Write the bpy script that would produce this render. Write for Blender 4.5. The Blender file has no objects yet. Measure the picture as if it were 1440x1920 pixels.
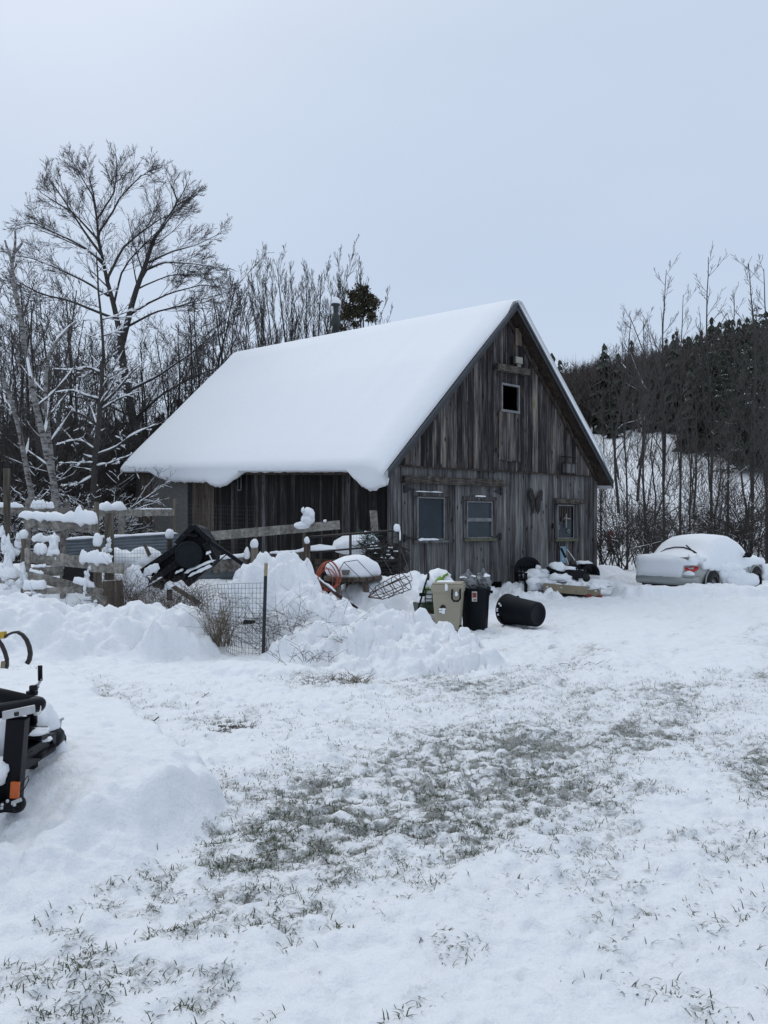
import bpy, math, random
import numpy as np
from mathutils import Vector, Matrix, noise as mnoise

random.seed(7)
SC = bpy.context.scene
COL = SC.collection
F, CX, HY, CZ = 1480.0, 720.0, 985.0, 1.65     # focal length in photo pixels, principal column, horizon row, eye height

def P(px, py, Y):
    return Vector(((px-CX)/F*Y, Y, CZ+(HY-py)/F*Y))

# ------------------------------------------------------------------ numpy noise
def _hash(ix, iy, s):
    h = (ix*374761393 + iy*668265263 + s*2147483647*3) & 0xFFFFFFFF
    h = ((h ^ (h >> 13))*1274126177) & 0xFFFFFFFF
    return ((h ^ (h >> 16)) & 0xFFFFFF)/float(0xFFFFFF)
def vn(x, y, s=0):
    x = np.asarray(x, float); y = np.asarray(y, float)
    ix = np.floor(x).astype(np.int64); iy = np.floor(y).astype(np.int64)
    fx = x-ix; fy = y-iy
    fx = fx*fx*fx*(fx*(fx*6-15)+10); fy = fy*fy*fy*(fy*(fy*6-15)+10)
    a = _hash(ix, iy, s); b = _hash(ix+1, iy, s); c = _hash(ix, iy+1, s); d = _hash(ix+1, iy+1, s)
    return (a*(1-fx)+b*fx)*(1-fy)+(c*(1-fx)+d*fx)*fy
def fbm(x, y, s=0, o=4):
    t = 0; a = .5; n = 0
    for k in range(o):
        c, q = math.cos(.6*k+.3), math.sin(.6*k+.3)
        t = t+a*vn((x*c-y*q)*2**k, (x*q+y*c)*2**k, s+k*17); n += a; a *= .5
    return t/n
def worley(x, y, s=0):
    x = np.asarray(x, float); y = np.asarray(y, float)
    ix = np.floor(x).astype(np.int64); iy = np.floor(y).astype(np.int64)
    best = np.full(x.shape, 9.); rid = np.zeros(x.shape)
    for dx in (-1, 0, 1):
        for dy in (-1, 0, 1):
            jx = ix+dx+.1+.8*_hash(ix+dx, iy+dy, s+1); jy = iy+dy+.1+.8*_hash(ix+dx, iy+dy, s+2); r = _hash(ix+dx, iy+dy, s+3)
            d = np.hypot(x-jx, y-jy)/(.35+.55*r); k = d < best
            best = np.where(k, d, best); rid = np.where(k, r, rid)
    return best, rid
def clods(x, y, sz, s, share=.6):
    d, r = worley(x/sz, y/sz, s)
    return np.where(r > 1-share, np.sqrt(np.clip(1-d*d, 0, 1))*(.35+.65*r), 0)
def ss(x, a=0., b=1.):
    t = np.clip((x-a)/(b-a), 0, 1)
    return t*t*(3-2*t)

# ------------------------------------------------------------------ materials
def newmat(name):
    m = bpy.data.materials.new(name); m.use_nodes = True
    nt = m.node_tree; b = nt.nodes['Principled BSDF']
    return m, nt, b
def N(nt, t, **kw):
    n = nt.nodes.new(t)
    for k, v in kw.items(): setattr(n, k, v)
    return n
def ramp(nt, stops):
    r = N(nt, 'ShaderNodeValToRGB'); e = r.color_ramp.elements
    while len(e) < len(stops): e.new(.5)
    for k, (p, c) in enumerate(stops):
        e[k].position = p; e[k].color = (*c, 1) if len(c) == 3 else c
    return r
def mix(nt, fac, a, b, bt='MIX'):
    m = N(nt, 'ShaderNodeMix', data_type='RGBA', blend_type=bt)
    L = nt.links
    for s, v in ((0, fac), (6, a), (7, b)):
        if isinstance(v, bpy.types.NodeSocket): L.new(v, m.inputs[s])
        elif s == 0: m.inputs[0].default_value = v
        else: m.inputs[s].default_value = (*v, 1)
    return m.outputs[2]
def noi(nt, vec, scale, detail=4, rough=.55):
    n = N(nt, 'ShaderNodeTexNoise'); n.inputs['Scale'].default_value = scale
    n.inputs['Detail'].default_value = detail; n.inputs['Roughness'].default_value = rough
    if vec is not None: nt.links.new(vec, n.inputs['Vector'])
    return n.outputs['Fac']
def mapping(nt, out, scale):
    m = N(nt, 'ShaderNodeMapping'); m.inputs['Scale'].default_value = scale
    nt.links.new(out, m.inputs['Vector']); return m.outputs['Vector']
def bump(nt, b, h, strength=.3, dist=.02, normal=None):
    n = N(nt, 'ShaderNodeBump'); n.inputs['Strength'].default_value = strength; n.inputs['Distance'].default_value = dist
    nt.links.new(h, n.inputs['Height'])
    if normal is not None: nt.links.new(normal, n.inputs['Normal'])
    nt.links.new(n.outputs['Normal'], b.inputs['Normal']); return n.outputs['Normal']
def simple(name, col, rough=.6, metal=0., var=.15, scale=8., bmp=0., dust=0.):
    m, nt, b = newmat(name); tc = N(nt, 'ShaderNodeTexCoord')
    f = noi(nt, tc.outputs['Object'], scale, 5)
    r = ramp(nt, [(.25, tuple(c*(1-var) for c in col)), (.75, tuple(min(1, c*(1+var)) for c in col))])
    nt.links.new(f, r.inputs['Fac']); c = r.outputs['Color']
    if dust:
        g = noi(nt, tc.outputs['Object'], scale*3.1, 6, .7)
        rr = ramp(nt, [(.55, (0, 0, 0)), (.72, (dust, dust, dust))]); nt.links.new(g, rr.inputs['Fac'])
        c = mix(nt, rr.outputs['Color'], c, (.6, .63, .67))
    nt.links.new(c, b.inputs['Base Color'])
    b.inputs['Roughness'].default_value = rough; b.inputs['Metallic'].default_value = metal
    if bmp: bump(nt, b, noi(nt, tc.outputs['Object'], scale*2.3, 6), bmp, .01)
    return m
def wood(name, stops, tone_amt=.55, sx=26., sz=1.1, knots=True, rough=.85):
    m, nt, b = newmat(name); tc = N(nt, 'ShaderNodeTexCoord'); L = nt.links
    at = N(nt, 'ShaderNodeAttribute', attribute_name='tone')
    off = N(nt, 'ShaderNodeVectorMath', operation='ADD'); L.new(tc.outputs['Object'], off.inputs[0])
    mm = N(nt, 'ShaderNodeVectorMath', operation='SCALE'); L.new(at.outputs['Color'], mm.inputs[0]); mm.inputs['Scale'].default_value = 37.
    L.new(mm.outputs[0], off.inputs[1])
    v = mapping(nt, off.outputs[0], (sx, sx, sz))
    f = noi(nt, v, 1., 6, .62)
    v2 = mapping(nt, off.outputs[0], (5.5, 5.5, .75)); g = noi(nt, v2, 1., 4, .6)
    a1 = N(nt, 'ShaderNodeMath', operation='MULTIPLY_ADD'); L.new(f, a1.inputs[0]); a1.inputs[1].default_value = 1.55; a1.inputs[2].default_value = -.78
    a2 = N(nt, 'ShaderNodeMath', operation='MULTIPLY_ADD'); L.new(g, a2.inputs[0]); a2.inputs[1].default_value = 1.25; L.new(a1.outputs[0], a2.inputs[2])
    a3 = N(nt, 'ShaderNodeMath', operation='MULTIPLY_ADD'); L.new(at.outputs['Fac'], a3.inputs[0]); a3.inputs[1].default_value = tone_amt; a4 = N(nt, 'ShaderNodeMath', operation='SUBTRACT'); L.new(a2.outputs[0], a4.inputs[0]); a4.inputs[1].default_value = .36
    L.new(a4.outputs[0], a3.inputs[2])
    r = ramp(nt, stops); L.new(a3.outputs[0], r.inputs['Fac']); c = r.outputs['Color']
    if name == 'gable_board':      # ochre resin stains round some knots
        vk = mapping(nt, off.outputs[0], (2.6, 2.6, 1.1)); vo = N(nt, 'ShaderNodeTexVoronoi'); vo.inputs['Scale'].default_value = 1.; L.new(vk, vo.inputs['Vector'])
        rk = ramp(nt, [(.10, (.55, .55, .55)), (.24, (0, 0, 0))]); L.new(vo.outputs['Distance'], rk.inputs['Fac']); c = mix(nt, rk.outputs['Color'], c, (.10, .062, .026))
    if knots:
        vk = mapping(nt, off.outputs[0], (5.5, 5.5, 2.1))
        vo = N(nt, 'ShaderNodeTexVoronoi'); vo.inputs['Scale'].default_value = 1.; L.new(vk, vo.inputs['Vector'])
        rk = ramp(nt, [(.10, (1, 1, 1)), (.17, (0, 0, 0))]); L.new(vo.outputs['Distance'], rk.inputs['Fac'])
        c = mix(nt, rk.outputs['Color'], c, (.012, .010, .010))
    L.new(c, b.inputs['Base Color']); b.inputs['Roughness'].default_value = rough
    b.inputs['Specular IOR Level'].default_value = .2
    bump(nt, b, f, .5, .008)
    return m
def snowmat(name, scale=1., strength=.35, col=(.81, .835, .87)):
    m, nt, b = newmat(name); tc = N(nt, 'ShaderNodeTexCoord'); L = nt.links
    b.inputs['Base Color'].default_value = (*col, 1); b.inputs['Roughness'].default_value = .65
    b.inputs['Specular IOR Level'].default_value = .25
    f = noi(nt, tc.outputs['Object'], 9*scale, 8, .6); g = noi(nt, tc.outputs['Object'], 60*scale, 4, .6)
    n1 = N(nt, 'ShaderNodeBump'); n1.inputs['Strength'].default_value = strength; n1.inputs['Distance'].default_value = .05/scale; L.new(f, n1.inputs['Height'])
    bump(nt, b, g, strength*.6, .01/scale, n1.outputs['Normal'])
    return m

M = {}
M['snow'] = snowmat('snow', 1., .25)
M['roof_snow'] = snowmat('roof_snow', .5, .10)
M['lump_snow'] = snowmat('lump_snow', 2., .4)
M['wood'] = wood('weathered_board', [(.0, (.010, .009, .009)), (.25, (.038, .035, .035)), (.5, (.092, .089, .090)), (.75, (.155, .152, .152)), (1., (.26, .255, .25))])
M['wood_upper'] = wood('gable_board', [(.0, (.006, .005, .0055)), (.30, (.018, .0155, .017)), (.50, (.046, .040, .041)), (.68, (.095, .087, .085)), (.84, (.15, .14, .132)), (1., (.25, .215, .165))], tone_amt=.62)
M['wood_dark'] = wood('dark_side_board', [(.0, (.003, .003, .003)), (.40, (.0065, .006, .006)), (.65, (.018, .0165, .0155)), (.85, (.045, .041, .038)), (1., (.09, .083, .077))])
M['wood_brown'] = wood('brown_board', [(.0, (.014, .011, .009)), (.5, (.075, .058, .046)), (1., (.19, .155, .125))])
M['fence_wood'] = wood('fence_board', [(.0, (.03, .028, .025)), (.35, (.12, .11, .10)), (.7, (.24, .225, .20)), (1., (.36, .34, .31))], sx=14., sz=14., knots=False)
M['post_wood'] = wood('post_wood', [(.0, (.02, .017, .014)), (.4, (.08, .07, .056)), (1., (.20, .175, .145))], sx=20., sz=1.5, knots=False)
M['beam'] = wood('old_beam', [(.0, (.01, .009, .008)), (.5, (.05, .043, .038)), (1., (.17, .15, .13))], sx=4., sz=40., knots=False)
M['plywood'] = simple('plywood', (.14, .135, .125), .85, 0, .5, 14.)
M['rake'] = simple('rake_board', (.03, .032, .037), .5, .2, .4, 5.)
M['soffit'] = wood('soffit_board', [(.0, (.01, .008, .007)), (.5, (.04, .03, .024)), (1., (.10, .075, .06))], knots=False)
M['glass'] = simple('window_glass', (.016, .026, .036), .15, 0, .5, 2.)
M['glass2'] = simple('milky_glass', (.034, .046, .056), .35, 0, .3, 3.)
for k_ in ('glass', 'glass2'): M[k_].node_tree.nodes['Principled BSDF'].inputs['Specular IOR Level'].default_value = .22
M['frame'] = simple('window_frame', (.16, .16, .165), .7, 0, .4, 9.)
M['sill'] = simple('mossy_sill', (.10, .098, .06), .9, 0, .5, 12.)
M['iron'] = simple('black_iron', (.012, .012, .013), .55, .3, .3, 20.)
M['tube'] = simple('dark_tube', (.022, .020, .020), .5, .3, .5, 14.)
M['rust'] = simple('rusty_wire', (.05, .02, .014), .7, .2, .5, 18.)
M['blackp'] = simple('black_plastic', (.0055, .0065, .0095), .45, 0, .35, 6., .1)
M['barrel'] = simple('barrel_plastic', (.004, .0055, .0085), .5, 0, .4, 5., .08, .0)
M['cart'] = simple('cart_plastic', (.0055, .006, .008), .55, 0, .4, 7., .2, .12)
M['disc'] = simple('dull_disc', (.010, .0145, .0165), .65, 0, .3, 8., .1)
M['tan'] = simple('tan_plastic', (.30, .275, .205), .55, 0, .08, 3., .05)
M['tanboard'] = simple('tan_board', (.22, .185, .125), .7, 0, .18, 7.)
M['red'] = simple('red_plastic', (.20, .02, .018), .5, 0, .2, 9.)
M['orange'] = simple('orange_hose', (.32, .055, .025), .5, 0, .2, 12.)
M['green'] = simple('dark_green_paint', (.012, .035, .016), .5, 0, .3, 9., 0, .3)
M['lime'] = simple('lime_plastic', (.16, .32, .04), .5, 0, .2, 9.)
M['netgreen'] = simple('green_net', (.02, .06, .05), .7, 0, .4, 9.)
M['dull_white'] = simple('dull_white', (.27, .27, .265), .6, 0, .3, 9.)
M['white'] = simple('white_plastic', (.6, .6, .58), .5, 0, .1, 9.)
M['bluepaper'] = simple('pale_blue_print', (.18, .30, .38), .6, 0, .35, 26.)
M['label'] = simple('label_paper', (.55, .54, .52), .5, 0, .05, 9.)
M['bag'] = simple('grey_bag', (.16, .165, .175), .28, 0, .45, 9., .3)
M['zinc'] = simple('galvanised_sheet', (.14, .165, .185), .55, .35, .25, 4.)
M['steelg'] = simple('bright_zinc', (.45, .46, .47), .4, .6, .15, 12.)
M['pipe'] = simple('stovepipe', (.026, .034, .033), .55, .3, .3, 4.)
M['wire'] = simple('fence_wire', (.035, .037, .04), .5, .4, .3, 12.)
M['tpost'] = simple('t_post_paint', (.012, .016, .020), .5, .2, .3, 12.)
M['tposttip'] = simple('t_post_tip', (.30, .24, .15), .6, 0, .2, 12.)
M['straw'] = simple('dry_straw', (.17, .135, .095), .9, 0, .5, 30.)
M['brownplank'] = M['wood_brown']
M['stem'] = simple('dead_stem', (.075, .056, .047), .9, 0, .5, 30.)
M['paint'] = simple('silver_car_paint', (.33, .35, .345), .35, .35, .08, 2.)
M['rubber'] = simple('tyre_rubber', (.012, .012, .012), .8, 0, .3, 20.)
M['rim'] = simple('wheel_rim', (.12, .125, .13), .45, .5, .2, 10.)
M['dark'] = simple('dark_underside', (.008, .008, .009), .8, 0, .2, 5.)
M['tail'] = simple('tail_lamp', (.42, .012, .015), .25, 0, .1, 30.)
M['reflector'] = simple('orange_reflector', (.50, .10, .015), .3, 0, .1, 40.)
M['trailer'] = simple('trailer_paint', (.004, .0045, .007), .4, 0, .3, 9., .05)
M['yellow'] = simple('yellow_paint', (.45, .28, .03), .5, 0, .2, 9.)
M['tine'] = simple('dark_tine', (.03, .026, .026), .5, .4, .4, 15.)
M['bark'] = simple('bark', (.042, .038, .036), .9, 0, .45, 9., .4)
M['twig'] = simple('twig', (.066, .058, .056), .9, 0, .35, 3.)
M['brush'] = simple('brush_twig', (.040, .033, .030), .9, 0, .45, 3.)
M['conifer'] = simple('conifer_needles', (.036, .043, .030), .85, 0, .55, 1.5)
M['cedar'] = simple('cedar_needles', (.045, .038, .020), .85, 0, .5, 3.)
M['farwood'] = simple('far_bare_wood', (.085, .068, .061), .95, 0, .4, .5)
M['grass'] = simple('grass_blade', (.030, .050, .017), .8, 0, .45, 2.)
M['deadgrass'] = simple('dead_grass_blade', (.075, .062, .036), .85, 0, .4, 2.)
for k_ in ('blackp', 'barrel', 'cart', 'disc', 'trailer'): M[k_].node_tree.nodes['Principled BSDF'].inputs['Specular IOR Level'].default_value = .15
def birchmat():
    m, nt, b = newmat('birch_bark'); tc = N(nt, 'ShaderNodeTexCoord'); L = nt.links
    f = noi(nt, mapping(nt, tc.outputs['Object'], (5, 5, 16)), 1., 5, .7)
    r = ramp(nt, [(.40, (.03, .026, .024)), (.50, (.18, .17, .165)), (.75, (.33, .325, .32))]); L.new(f, r.inputs['Fac'])
    L.new(r.outputs['Color'], b.inputs['Base Color']); b.inputs['Roughness'].default_value = .8
    return m
M['birch'] = birchmat()

# ------------------------------------------------------------------ mesh builder
class MB:
    def __init__(s): s.v = []; s.f = []; s.t = []; s.n = 0
    def add(s, verts, faces, tone=.5):
        b = s.n; s.v.extend([tuple(v) for v in verts]); s.n += len(verts)
        s.f.extend([tuple(i+b for i in f) for f in faces]); s.t.extend([tone]*len(faces))
    def hexa(s, c8, tone=.5):    # 4 bottom, 4 top
        s.add(c8, [(3, 2, 1, 0), (4, 5, 6, 7), (0, 1, 5, 4), (1, 2, 6, 5), (2, 3, 7, 6), (3, 0, 4, 7)], tone)
    def box(s, c, size, mat=None, tone=.5):
        x, y, z = (d/2 for d in size)
        vs = [Vector(p) for p in ((-x, -y, -z), (x, -y, -z), (x, y, -z), (-x, y, -z), (-x, -y, z), (x, -y, z), (x, y, z), (-x, y, z))]
        if mat is not None: vs = [mat @ v for v in vs]
        s.hexa([v+Vector(c) for v in vs], tone)
    def bar(s, p, q, w, h, tone=.5, up=Vector((0, 0, 1)), jag=0.):
        p = Vector(p); q = Vector(q); d = (q-p).normalized()
        sd = d.cross(up)
        if sd.length < 1e-4: sd = Vector((1, 0, 0))
        sd.normalize(); u = sd.cross(d).normalized()
        a, b = sd*w/2, u*h/2
        s.hexa([p-a-b, p+a-b, q+a-b, q-a-b, p-a+b, p+a+b, q+a+b+d*jag, q-a+b+d*jag], tone)
    def tube(s, pts, r, k=8, caps=True, tone=.5):
        pts = [Vector(p) for p in pts]; n = len(pts)
        rs = r if hasattr(r, '__len__') else [r]*n
        vs = []; ref = None
        for i, p in enumerate(pts):
            d = (pts[min(i+1, n-1)]-pts[max(i-1, 0)])
            d = d.normalized() if d.length > 1e-9 else Vector((0, 0, 1))
            if ref is None:
                ref = Vector((0, 0, 1)) if abs(d.z) < .9 else Vector((1, 0, 0))
            a = d.cross(ref)
            if a.length < 1e-5: a = d.orthogonal()
            a.normalize(); b = a.cross(d).normalized(); ref = b
            for j in range(k):
                t = 2*math.pi*j/k
                vs.append(p+(a*math.cos(t)+b*math.sin(t))*rs[i])
        fs = [(i*k+j, i*k+(j+1) % k, (i+1)*k+(j+1) % k, (i+1)*k+j) for i in range(n-1) for j in range(k)]
        if caps: fs += [tuple(range(k))[::-1], tuple(range((n-1)*k, n*k))]
        s.add(vs, fs, tone)
    def lathe(s, prof, k=24, mat=None, tone=.5):   # prof: (r, z)
        mat = mat or Matrix(); vs = []; fs = []
        for r, z in prof:
            for j in range(k):
                t = 2*math.pi*j/k; vs.append(mat @ Vector((r*math.cos(t), r*math.sin(t), z)))
        for i in range(len(prof)-1):
            for j in range(k):
                fs.append((i*k+j, i*k+(j+1) % k, (i+1)*k+(j+1) % k, (i+1)*k+j))
        s.add(vs, fs, tone)
    def prism(s, poly, off, tone=.5):   # poly: list of 3-D points, extruded by vector
        n = len(poly); off = Vector(off); poly = [Vector(p) for p in poly]
        vs = poly+[p+off for p in poly]
        fs = [tuple(range(n)), tuple(range(2*n-1, n-1, -1))]+[(i, i+n, (i+1) % n+n, (i+1) % n) for i in range(n)]
        s.add(vs, fs, tone)
    def lump(s, c, r, seed=0, k=14, flat=-.35, amp=.22, mat=None, fr=1.3):
        c = Vector(c); vs = []; fs = []; h = k//2+2
        for i in range(h+1):
            ph = math.pi*i/h
            for j in range(k):
                th = 2*math.pi*j/k
                d = Vector((math.sin(ph)*math.cos(th), math.sin(ph)*math.sin(th), math.cos(ph)))
                q = 1+amp*2*(mnoise.noise(d*fr+Vector((seed*3.1, seed*1.7, seed*.7))))+amp*.7*mnoise.noise(d*fr*2.7+Vector((seed, 0, seed*2)))
                d = d*q
                if d.z < flat: d.z = flat+(d.z-flat)*.15
                v = Vector((d.x*r[0], d.y*r[1], d.z*r[2]))
                if mat is not None: v = mat @ v
                vs.append(c+v)
        for i in range(h):
            for j in range(k):
                fs.append((i*k+j, (i+1)*k+j, (i+1)*k+(j+1) % k, i*k+(j+1) % k))
        s.add(vs, fs)
    def snowbar(s, p, q, w, h, seed=0, n=22, amp=.45, lo=.15):   # snow lying along a board top
        p = Vector(p); q = Vector(q); d = (q-p).normalized(); sd = Vector((d.y, -d.x, 0)).normalized(); k = 10
        vs = []; fs = []
        for i in range(n):
            t = i/(n-1); e = max(0., 1-abs(2*t-1)**6)**.5
            hh = h*e*max(lo, 1+amp*1.3*mnoise.noise(Vector((t*4+seed*7.3, seed, 0)))+amp*.8*mnoise.noise(Vector((t*13+seed*3.3, seed, 2))))
            ww = w*(.3+.7*e)*(1+.3*mnoise.noise(Vector((t*4, seed*3.3, 5))))
            c = p.lerp(q, t)
            for j in range(k):
                a = 2*math.pi*j/k
                z = math.sin(a); z = z*hh if z > 0 else z*hh*(.16+.75*max(0., mnoise.noise(Vector((t*6, seed, 9)))))
                vs.append(c+sd*math.cos(a)*ww/2+Vector((0, 0, z))+d*mnoise.noise(Vector((t*9, j, seed)))*.02)
        for i in range(n-1):
            for j in range(k): fs.append((i*k+j, i*k+(j+1) % k, (i+1)*k+(j+1) % k, (i+1)*k+j))
        fs += [tuple(range(k))[::-1], tuple(range((n-1)*k, n*k))]
        s.add(vs, fs)
    def build(s, name, mat, parent=None, smooth=False, bevel=0., sub=0):
        me = bpy.data.meshes.new(name); me.from_pydata(s.v, [], s.f); me.validate(); me.update()
        if len(me.polygons) == len(s.t):
            at = me.attributes.new('tone', 'FLOAT', 'FACE'); at.data.foreach_set('value', s.t)
        me.materials.append(mat if not isinstance(mat, str) else M[mat])
        if smooth: me.polygons.foreach_set('use_smooth', [True]*len(me.polygons))
        o = bpy.data.objects.new(name, me); COL.objects.link(o)
        if parent is not None:
            o.parent = parent
        if bevel:
            b = o.modifiers.new('bevel', 'BEVEL'); b.width = bevel; b.segments = 2; b.limit_method = 'ANGLE'
        if sub:
            b = o.modifiers.new('sub', 'SUBSURF'); b.levels = sub; b.render_levels = sub
        return o
def tag(o, label=None, cat=None, group=None, kind=None):
    if label: o['label'] = label
    if cat: o['category'] = cat
    if group: o['group'] = group
    if kind: o['kind'] = kind
    return o
def empty(name, label, cat, loc=(0, 0, 0), rz=0., group=None):
    o = bpy.data.objects.new(name, None); COL.objects.link(o); o.location = loc; o.rotation_euler = (0, 0, rz)
    o.empty_display_size = .2
    return tag(o, label, cat, group)
def copy_tree(o, parent=None):
    c = o.copy(); COL.objects.link(c); c.parent = parent
    for ch in list(o.children): copy_tree(ch, c)
    return c
class Root:   # world points -> local to an unrotated Empty
    pass
def at(root, p): return Vector(p)-root.location

# ------------------------------------------------------------------ ground
def G(px, py):        # photo pixel -> point on the undisturbed yard
    Y = CZ/((py-HY)/F-.012); return ((px-CX)/F*Y, Y)
BANK = [(-1.02, 4.72), (-1.28, 5.25), (-1.85, 6.25), (-3.3, 8.3), (-9, 8.5), (-9, 2.2), (-1.75, 2.75), (-1.25, 3.2), (-.98, 3.85)]
BANK2 = [(-1.12, 4.62), (-1.30, 5.02), (-1.62, 5.15), (-2.3, 5.3), (-4., 5.6), (-9, 6.), (-9, 2.2), (-2., 3.2), (-1.45, 3.75), (-1.15, 4.2)]
def sdpoly(x, y, poly):
    d = np.full(np.shape(x), 1e9); ins = np.zeros(np.shape(x), bool); n = len(poly)
    for i in range(n):
        ax, ay = poly[i]; bx, by = poly[(i+1) % n]
        ex, ey = bx-ax, by-ay; wx, wy = x-ax, y-ay
        t = np.clip((wx*ex+wy*ey)/(ex*ex+ey*ey), 0, 1)
        d = np.minimum(d, np.hypot(wx-ex*t, wy-ey*t))
        c = (ay > y) != (by > y)
        with np.errstate(divide='ignore', invalid='ignore'):
            xi = ex*(y-ay)/(ey if ey != 0 else 1e-9)+ax
        ins ^= c & (x < xi)
    return np.where(ins, d, -d)
# blobs: two ends (X,Y), heights at both, radius across, plateau, chunkiness
def pb(px, Y): return ((px-CX)/F*Y, Y)
def hz(py, Y): return CZ+(HY-py)/F*Y+.012*Y
BL = []
def blob(a, b, pa, pbb, r, plat=.1, chunk=.5, rb=None): BL.append((a, b, pa, pbb, r, plat, chunk, rb or r))
blob(pb(-160, 11.6), pb(70, 11.4), hz(1108, 11.6), hz(1140, 11.4), 1.6, .1, .25)
blob(pb(70, 11.4), pb(240, 11.1), hz(1140, 11.4), hz(1160, 11.1), 1.4, .15, .8)
blob(pb(250, 11.1), pb(318, 10.95), hz(1158, 11.1), hz(1154, 10.95), .85, .4, .95)
blob(pb(490, 12.5), pb(528, 12.4), hz(1070, 12.5), hz(1066, 12.4), .95, .32, 1.)
blob(pb(462, 12.3), pb(475, 12.3), hz(1082, 12.3), hz(1082, 12.3), .7, .2, 1.)
blob(pb(572, 12.), pb(585, 11.9), hz(1100, 12.), hz(1108, 12.), .75, .1, 1.)
blob(pb(530, 12.1), pb(550, 12.1), hz(1098, 12.), hz(1100, 12.), .9, .1, 1.)
blob(pb(440, 12.35), pb(480, 12.4), hz(1104, 12.1), hz(1088, 12.2), .75, .2, .8)
blob(pb(575, 11.6), pb(610, 11.5), hz(1122, 11.6), hz(1128, 11.5), .75, .1, 1.)
blob(pb(590, 11.8), pb(640, 11.5), hz(1128, 11.8), hz(1145, 11.5), .9, .1, 1.)
blob(pb(615, 10.8), pb(670, 10.5), hz(1180, 10.8), hz(1178, 10.5), .95, .1, .9)
blob(pb(640, 11.5), pb(745, 11.2), hz(1142, 11.5), hz(1148, 11.2), 1.0, .15, 1.)
blob(pb(740, 11.2), pb(830, 10.6), hz(1152, 11.2), hz(1196, 10.6), .9, .15, 1.)
blob(pb(690, 10.), pb(850, 9.9), hz(1212, 10.), hz(1232, 9.9), .9, .1, 1.)
blob(pb(462, 9.5), pb(525, 9.4), hz(1246, 9.5), hz(1250, 9.4), .42, .5, .3)
blob(pb(690, 16.6), pb(765, 16.4), hz(1094, 16.6), hz(1074, 16.4), 1.2, .2, .35)
blob(pb(765, 16.2), pb(800, 15.4), hz(1086, 16.2), hz(1114, 15.4), .8, .1, .5)
blob(pb(560, 17), pb(680, 17), hz(1116, 17), hz(1118, 17), 1.5, .2, .3)
blob(pb(-100, 18), pb(480, 18), hz(1056, 18), hz(1088, 18), 2.4, .3, .2)
blob(pb(905, 22.2), pb(1000, 22.6), hz(1102, 22.2), hz(1100, 22.6), .7, .2, 1.1)
blob(pb(955, 20.6), pb(1030, 20.5), hz(1113, 20.6), hz(1117, 20.5), .5, .2, 1.)
blob(pb(1030, 20.3), pb(1070, 20.2), hz(1119, 20.3), hz(1123, 20.2), .34, .2, .9)
blob(pb(1010, 22.5), pb(1100, 23.2), hz(1094, 22.5), hz(1090, 23.2), .9, .3, .7)
blob(pb(1140, 26.), pb(1165, 25.5), hz(1062, 26.), hz(1078, 25.5), 1.5, .2, .5)
blob(pb(1150, 23.4), pb(1190, 22.4), hz(1090, 23.4), hz(1100, 22.4), 1.0, .2, .6)
blob(pb(1190, 20.9), pb(1330, 20.9), hz(1099, 20.9), hz(1104, 20.9), .62, .45, .35)
blob(pb(1330, 20.9), pb(1500, 21.4), hz(1104, 20.9), hz(1098, 21.4), .7, .4, .5)
blob(pb(1300, 21.0), pb(1365, 21.3), hz(1098, 21.), hz(1097, 21.3), .55, .4, .4)
blob(pb(1190, 28), pb(1500, 30), .35, .5, 3., .2, .3)
PATCH = [(660, 1500, 170, 60, 1.), (890, 1430, 210, 80, 1.15), (800, 1530, 220, 60, .9), (700, 1580, 200, 55, .8), (560, 1560, 120, 60, .75),
         (500, 1700, 230, 90, .6), (450, 1780, 150, 55, .5), (640, 1640, 180, 60, .65), (480, 1640, 120, 50, .6), (1150, 1700, 85, 150, .42),
         (1120, 1650, 80, 60, .45), (1180, 1830, 120, 70, .36), (1400, 1455, 90, 42, .85), (1150, 1480, 80, 30, .6), (1250, 1380, 110, 40, .6),
         (220, 1840, 200, 60, .10), (60, 1895, 120, 40, .06), (960, 1490, 130, 50, .8), (425, 1461, 50, 14, .8), (428, 1352, 45, 10, 1.), (610, 1278, 80, 14, .9),
         (1000, 1395, 120, 30, .7), (870, 1285, 70, 16, .6), (1330, 1560, 160, 40, .2), (1300, 1740, 200, 90, .12), (860, 1850, 120, 60, .1),
         (1050, 1300, 240, 40, .3), (150, 1290, 70, 18, .7), (250, 1370, 80, 25, .4), (600, 1370, 260, 40, .3), (1390, 1330, 80, 20, .4)]
def terrain(x, y):
    """height of the smooth land, without banks"""
    b = -.012*np.minimum(y, 34.)
    left = 1-ss(x/np.maximum(y, 1.), -.15, .12)
    sl = .20-.07*left
    rise = sl*np.maximum(0, y-34)*ss(y, 30, 46)
    far = (.135-.02*left)*np.clip(y-95, 0, 130)-sl*np.maximum(0, y-95)
    far = np.where(y > 95, far, 0)
    drop = -.15*np.maximum(0, y-240)
    slope = ss(x, 12, 60)*np.clip(y-34, 0, 70)*.11
    return b+rise+far+drop+slope
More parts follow.
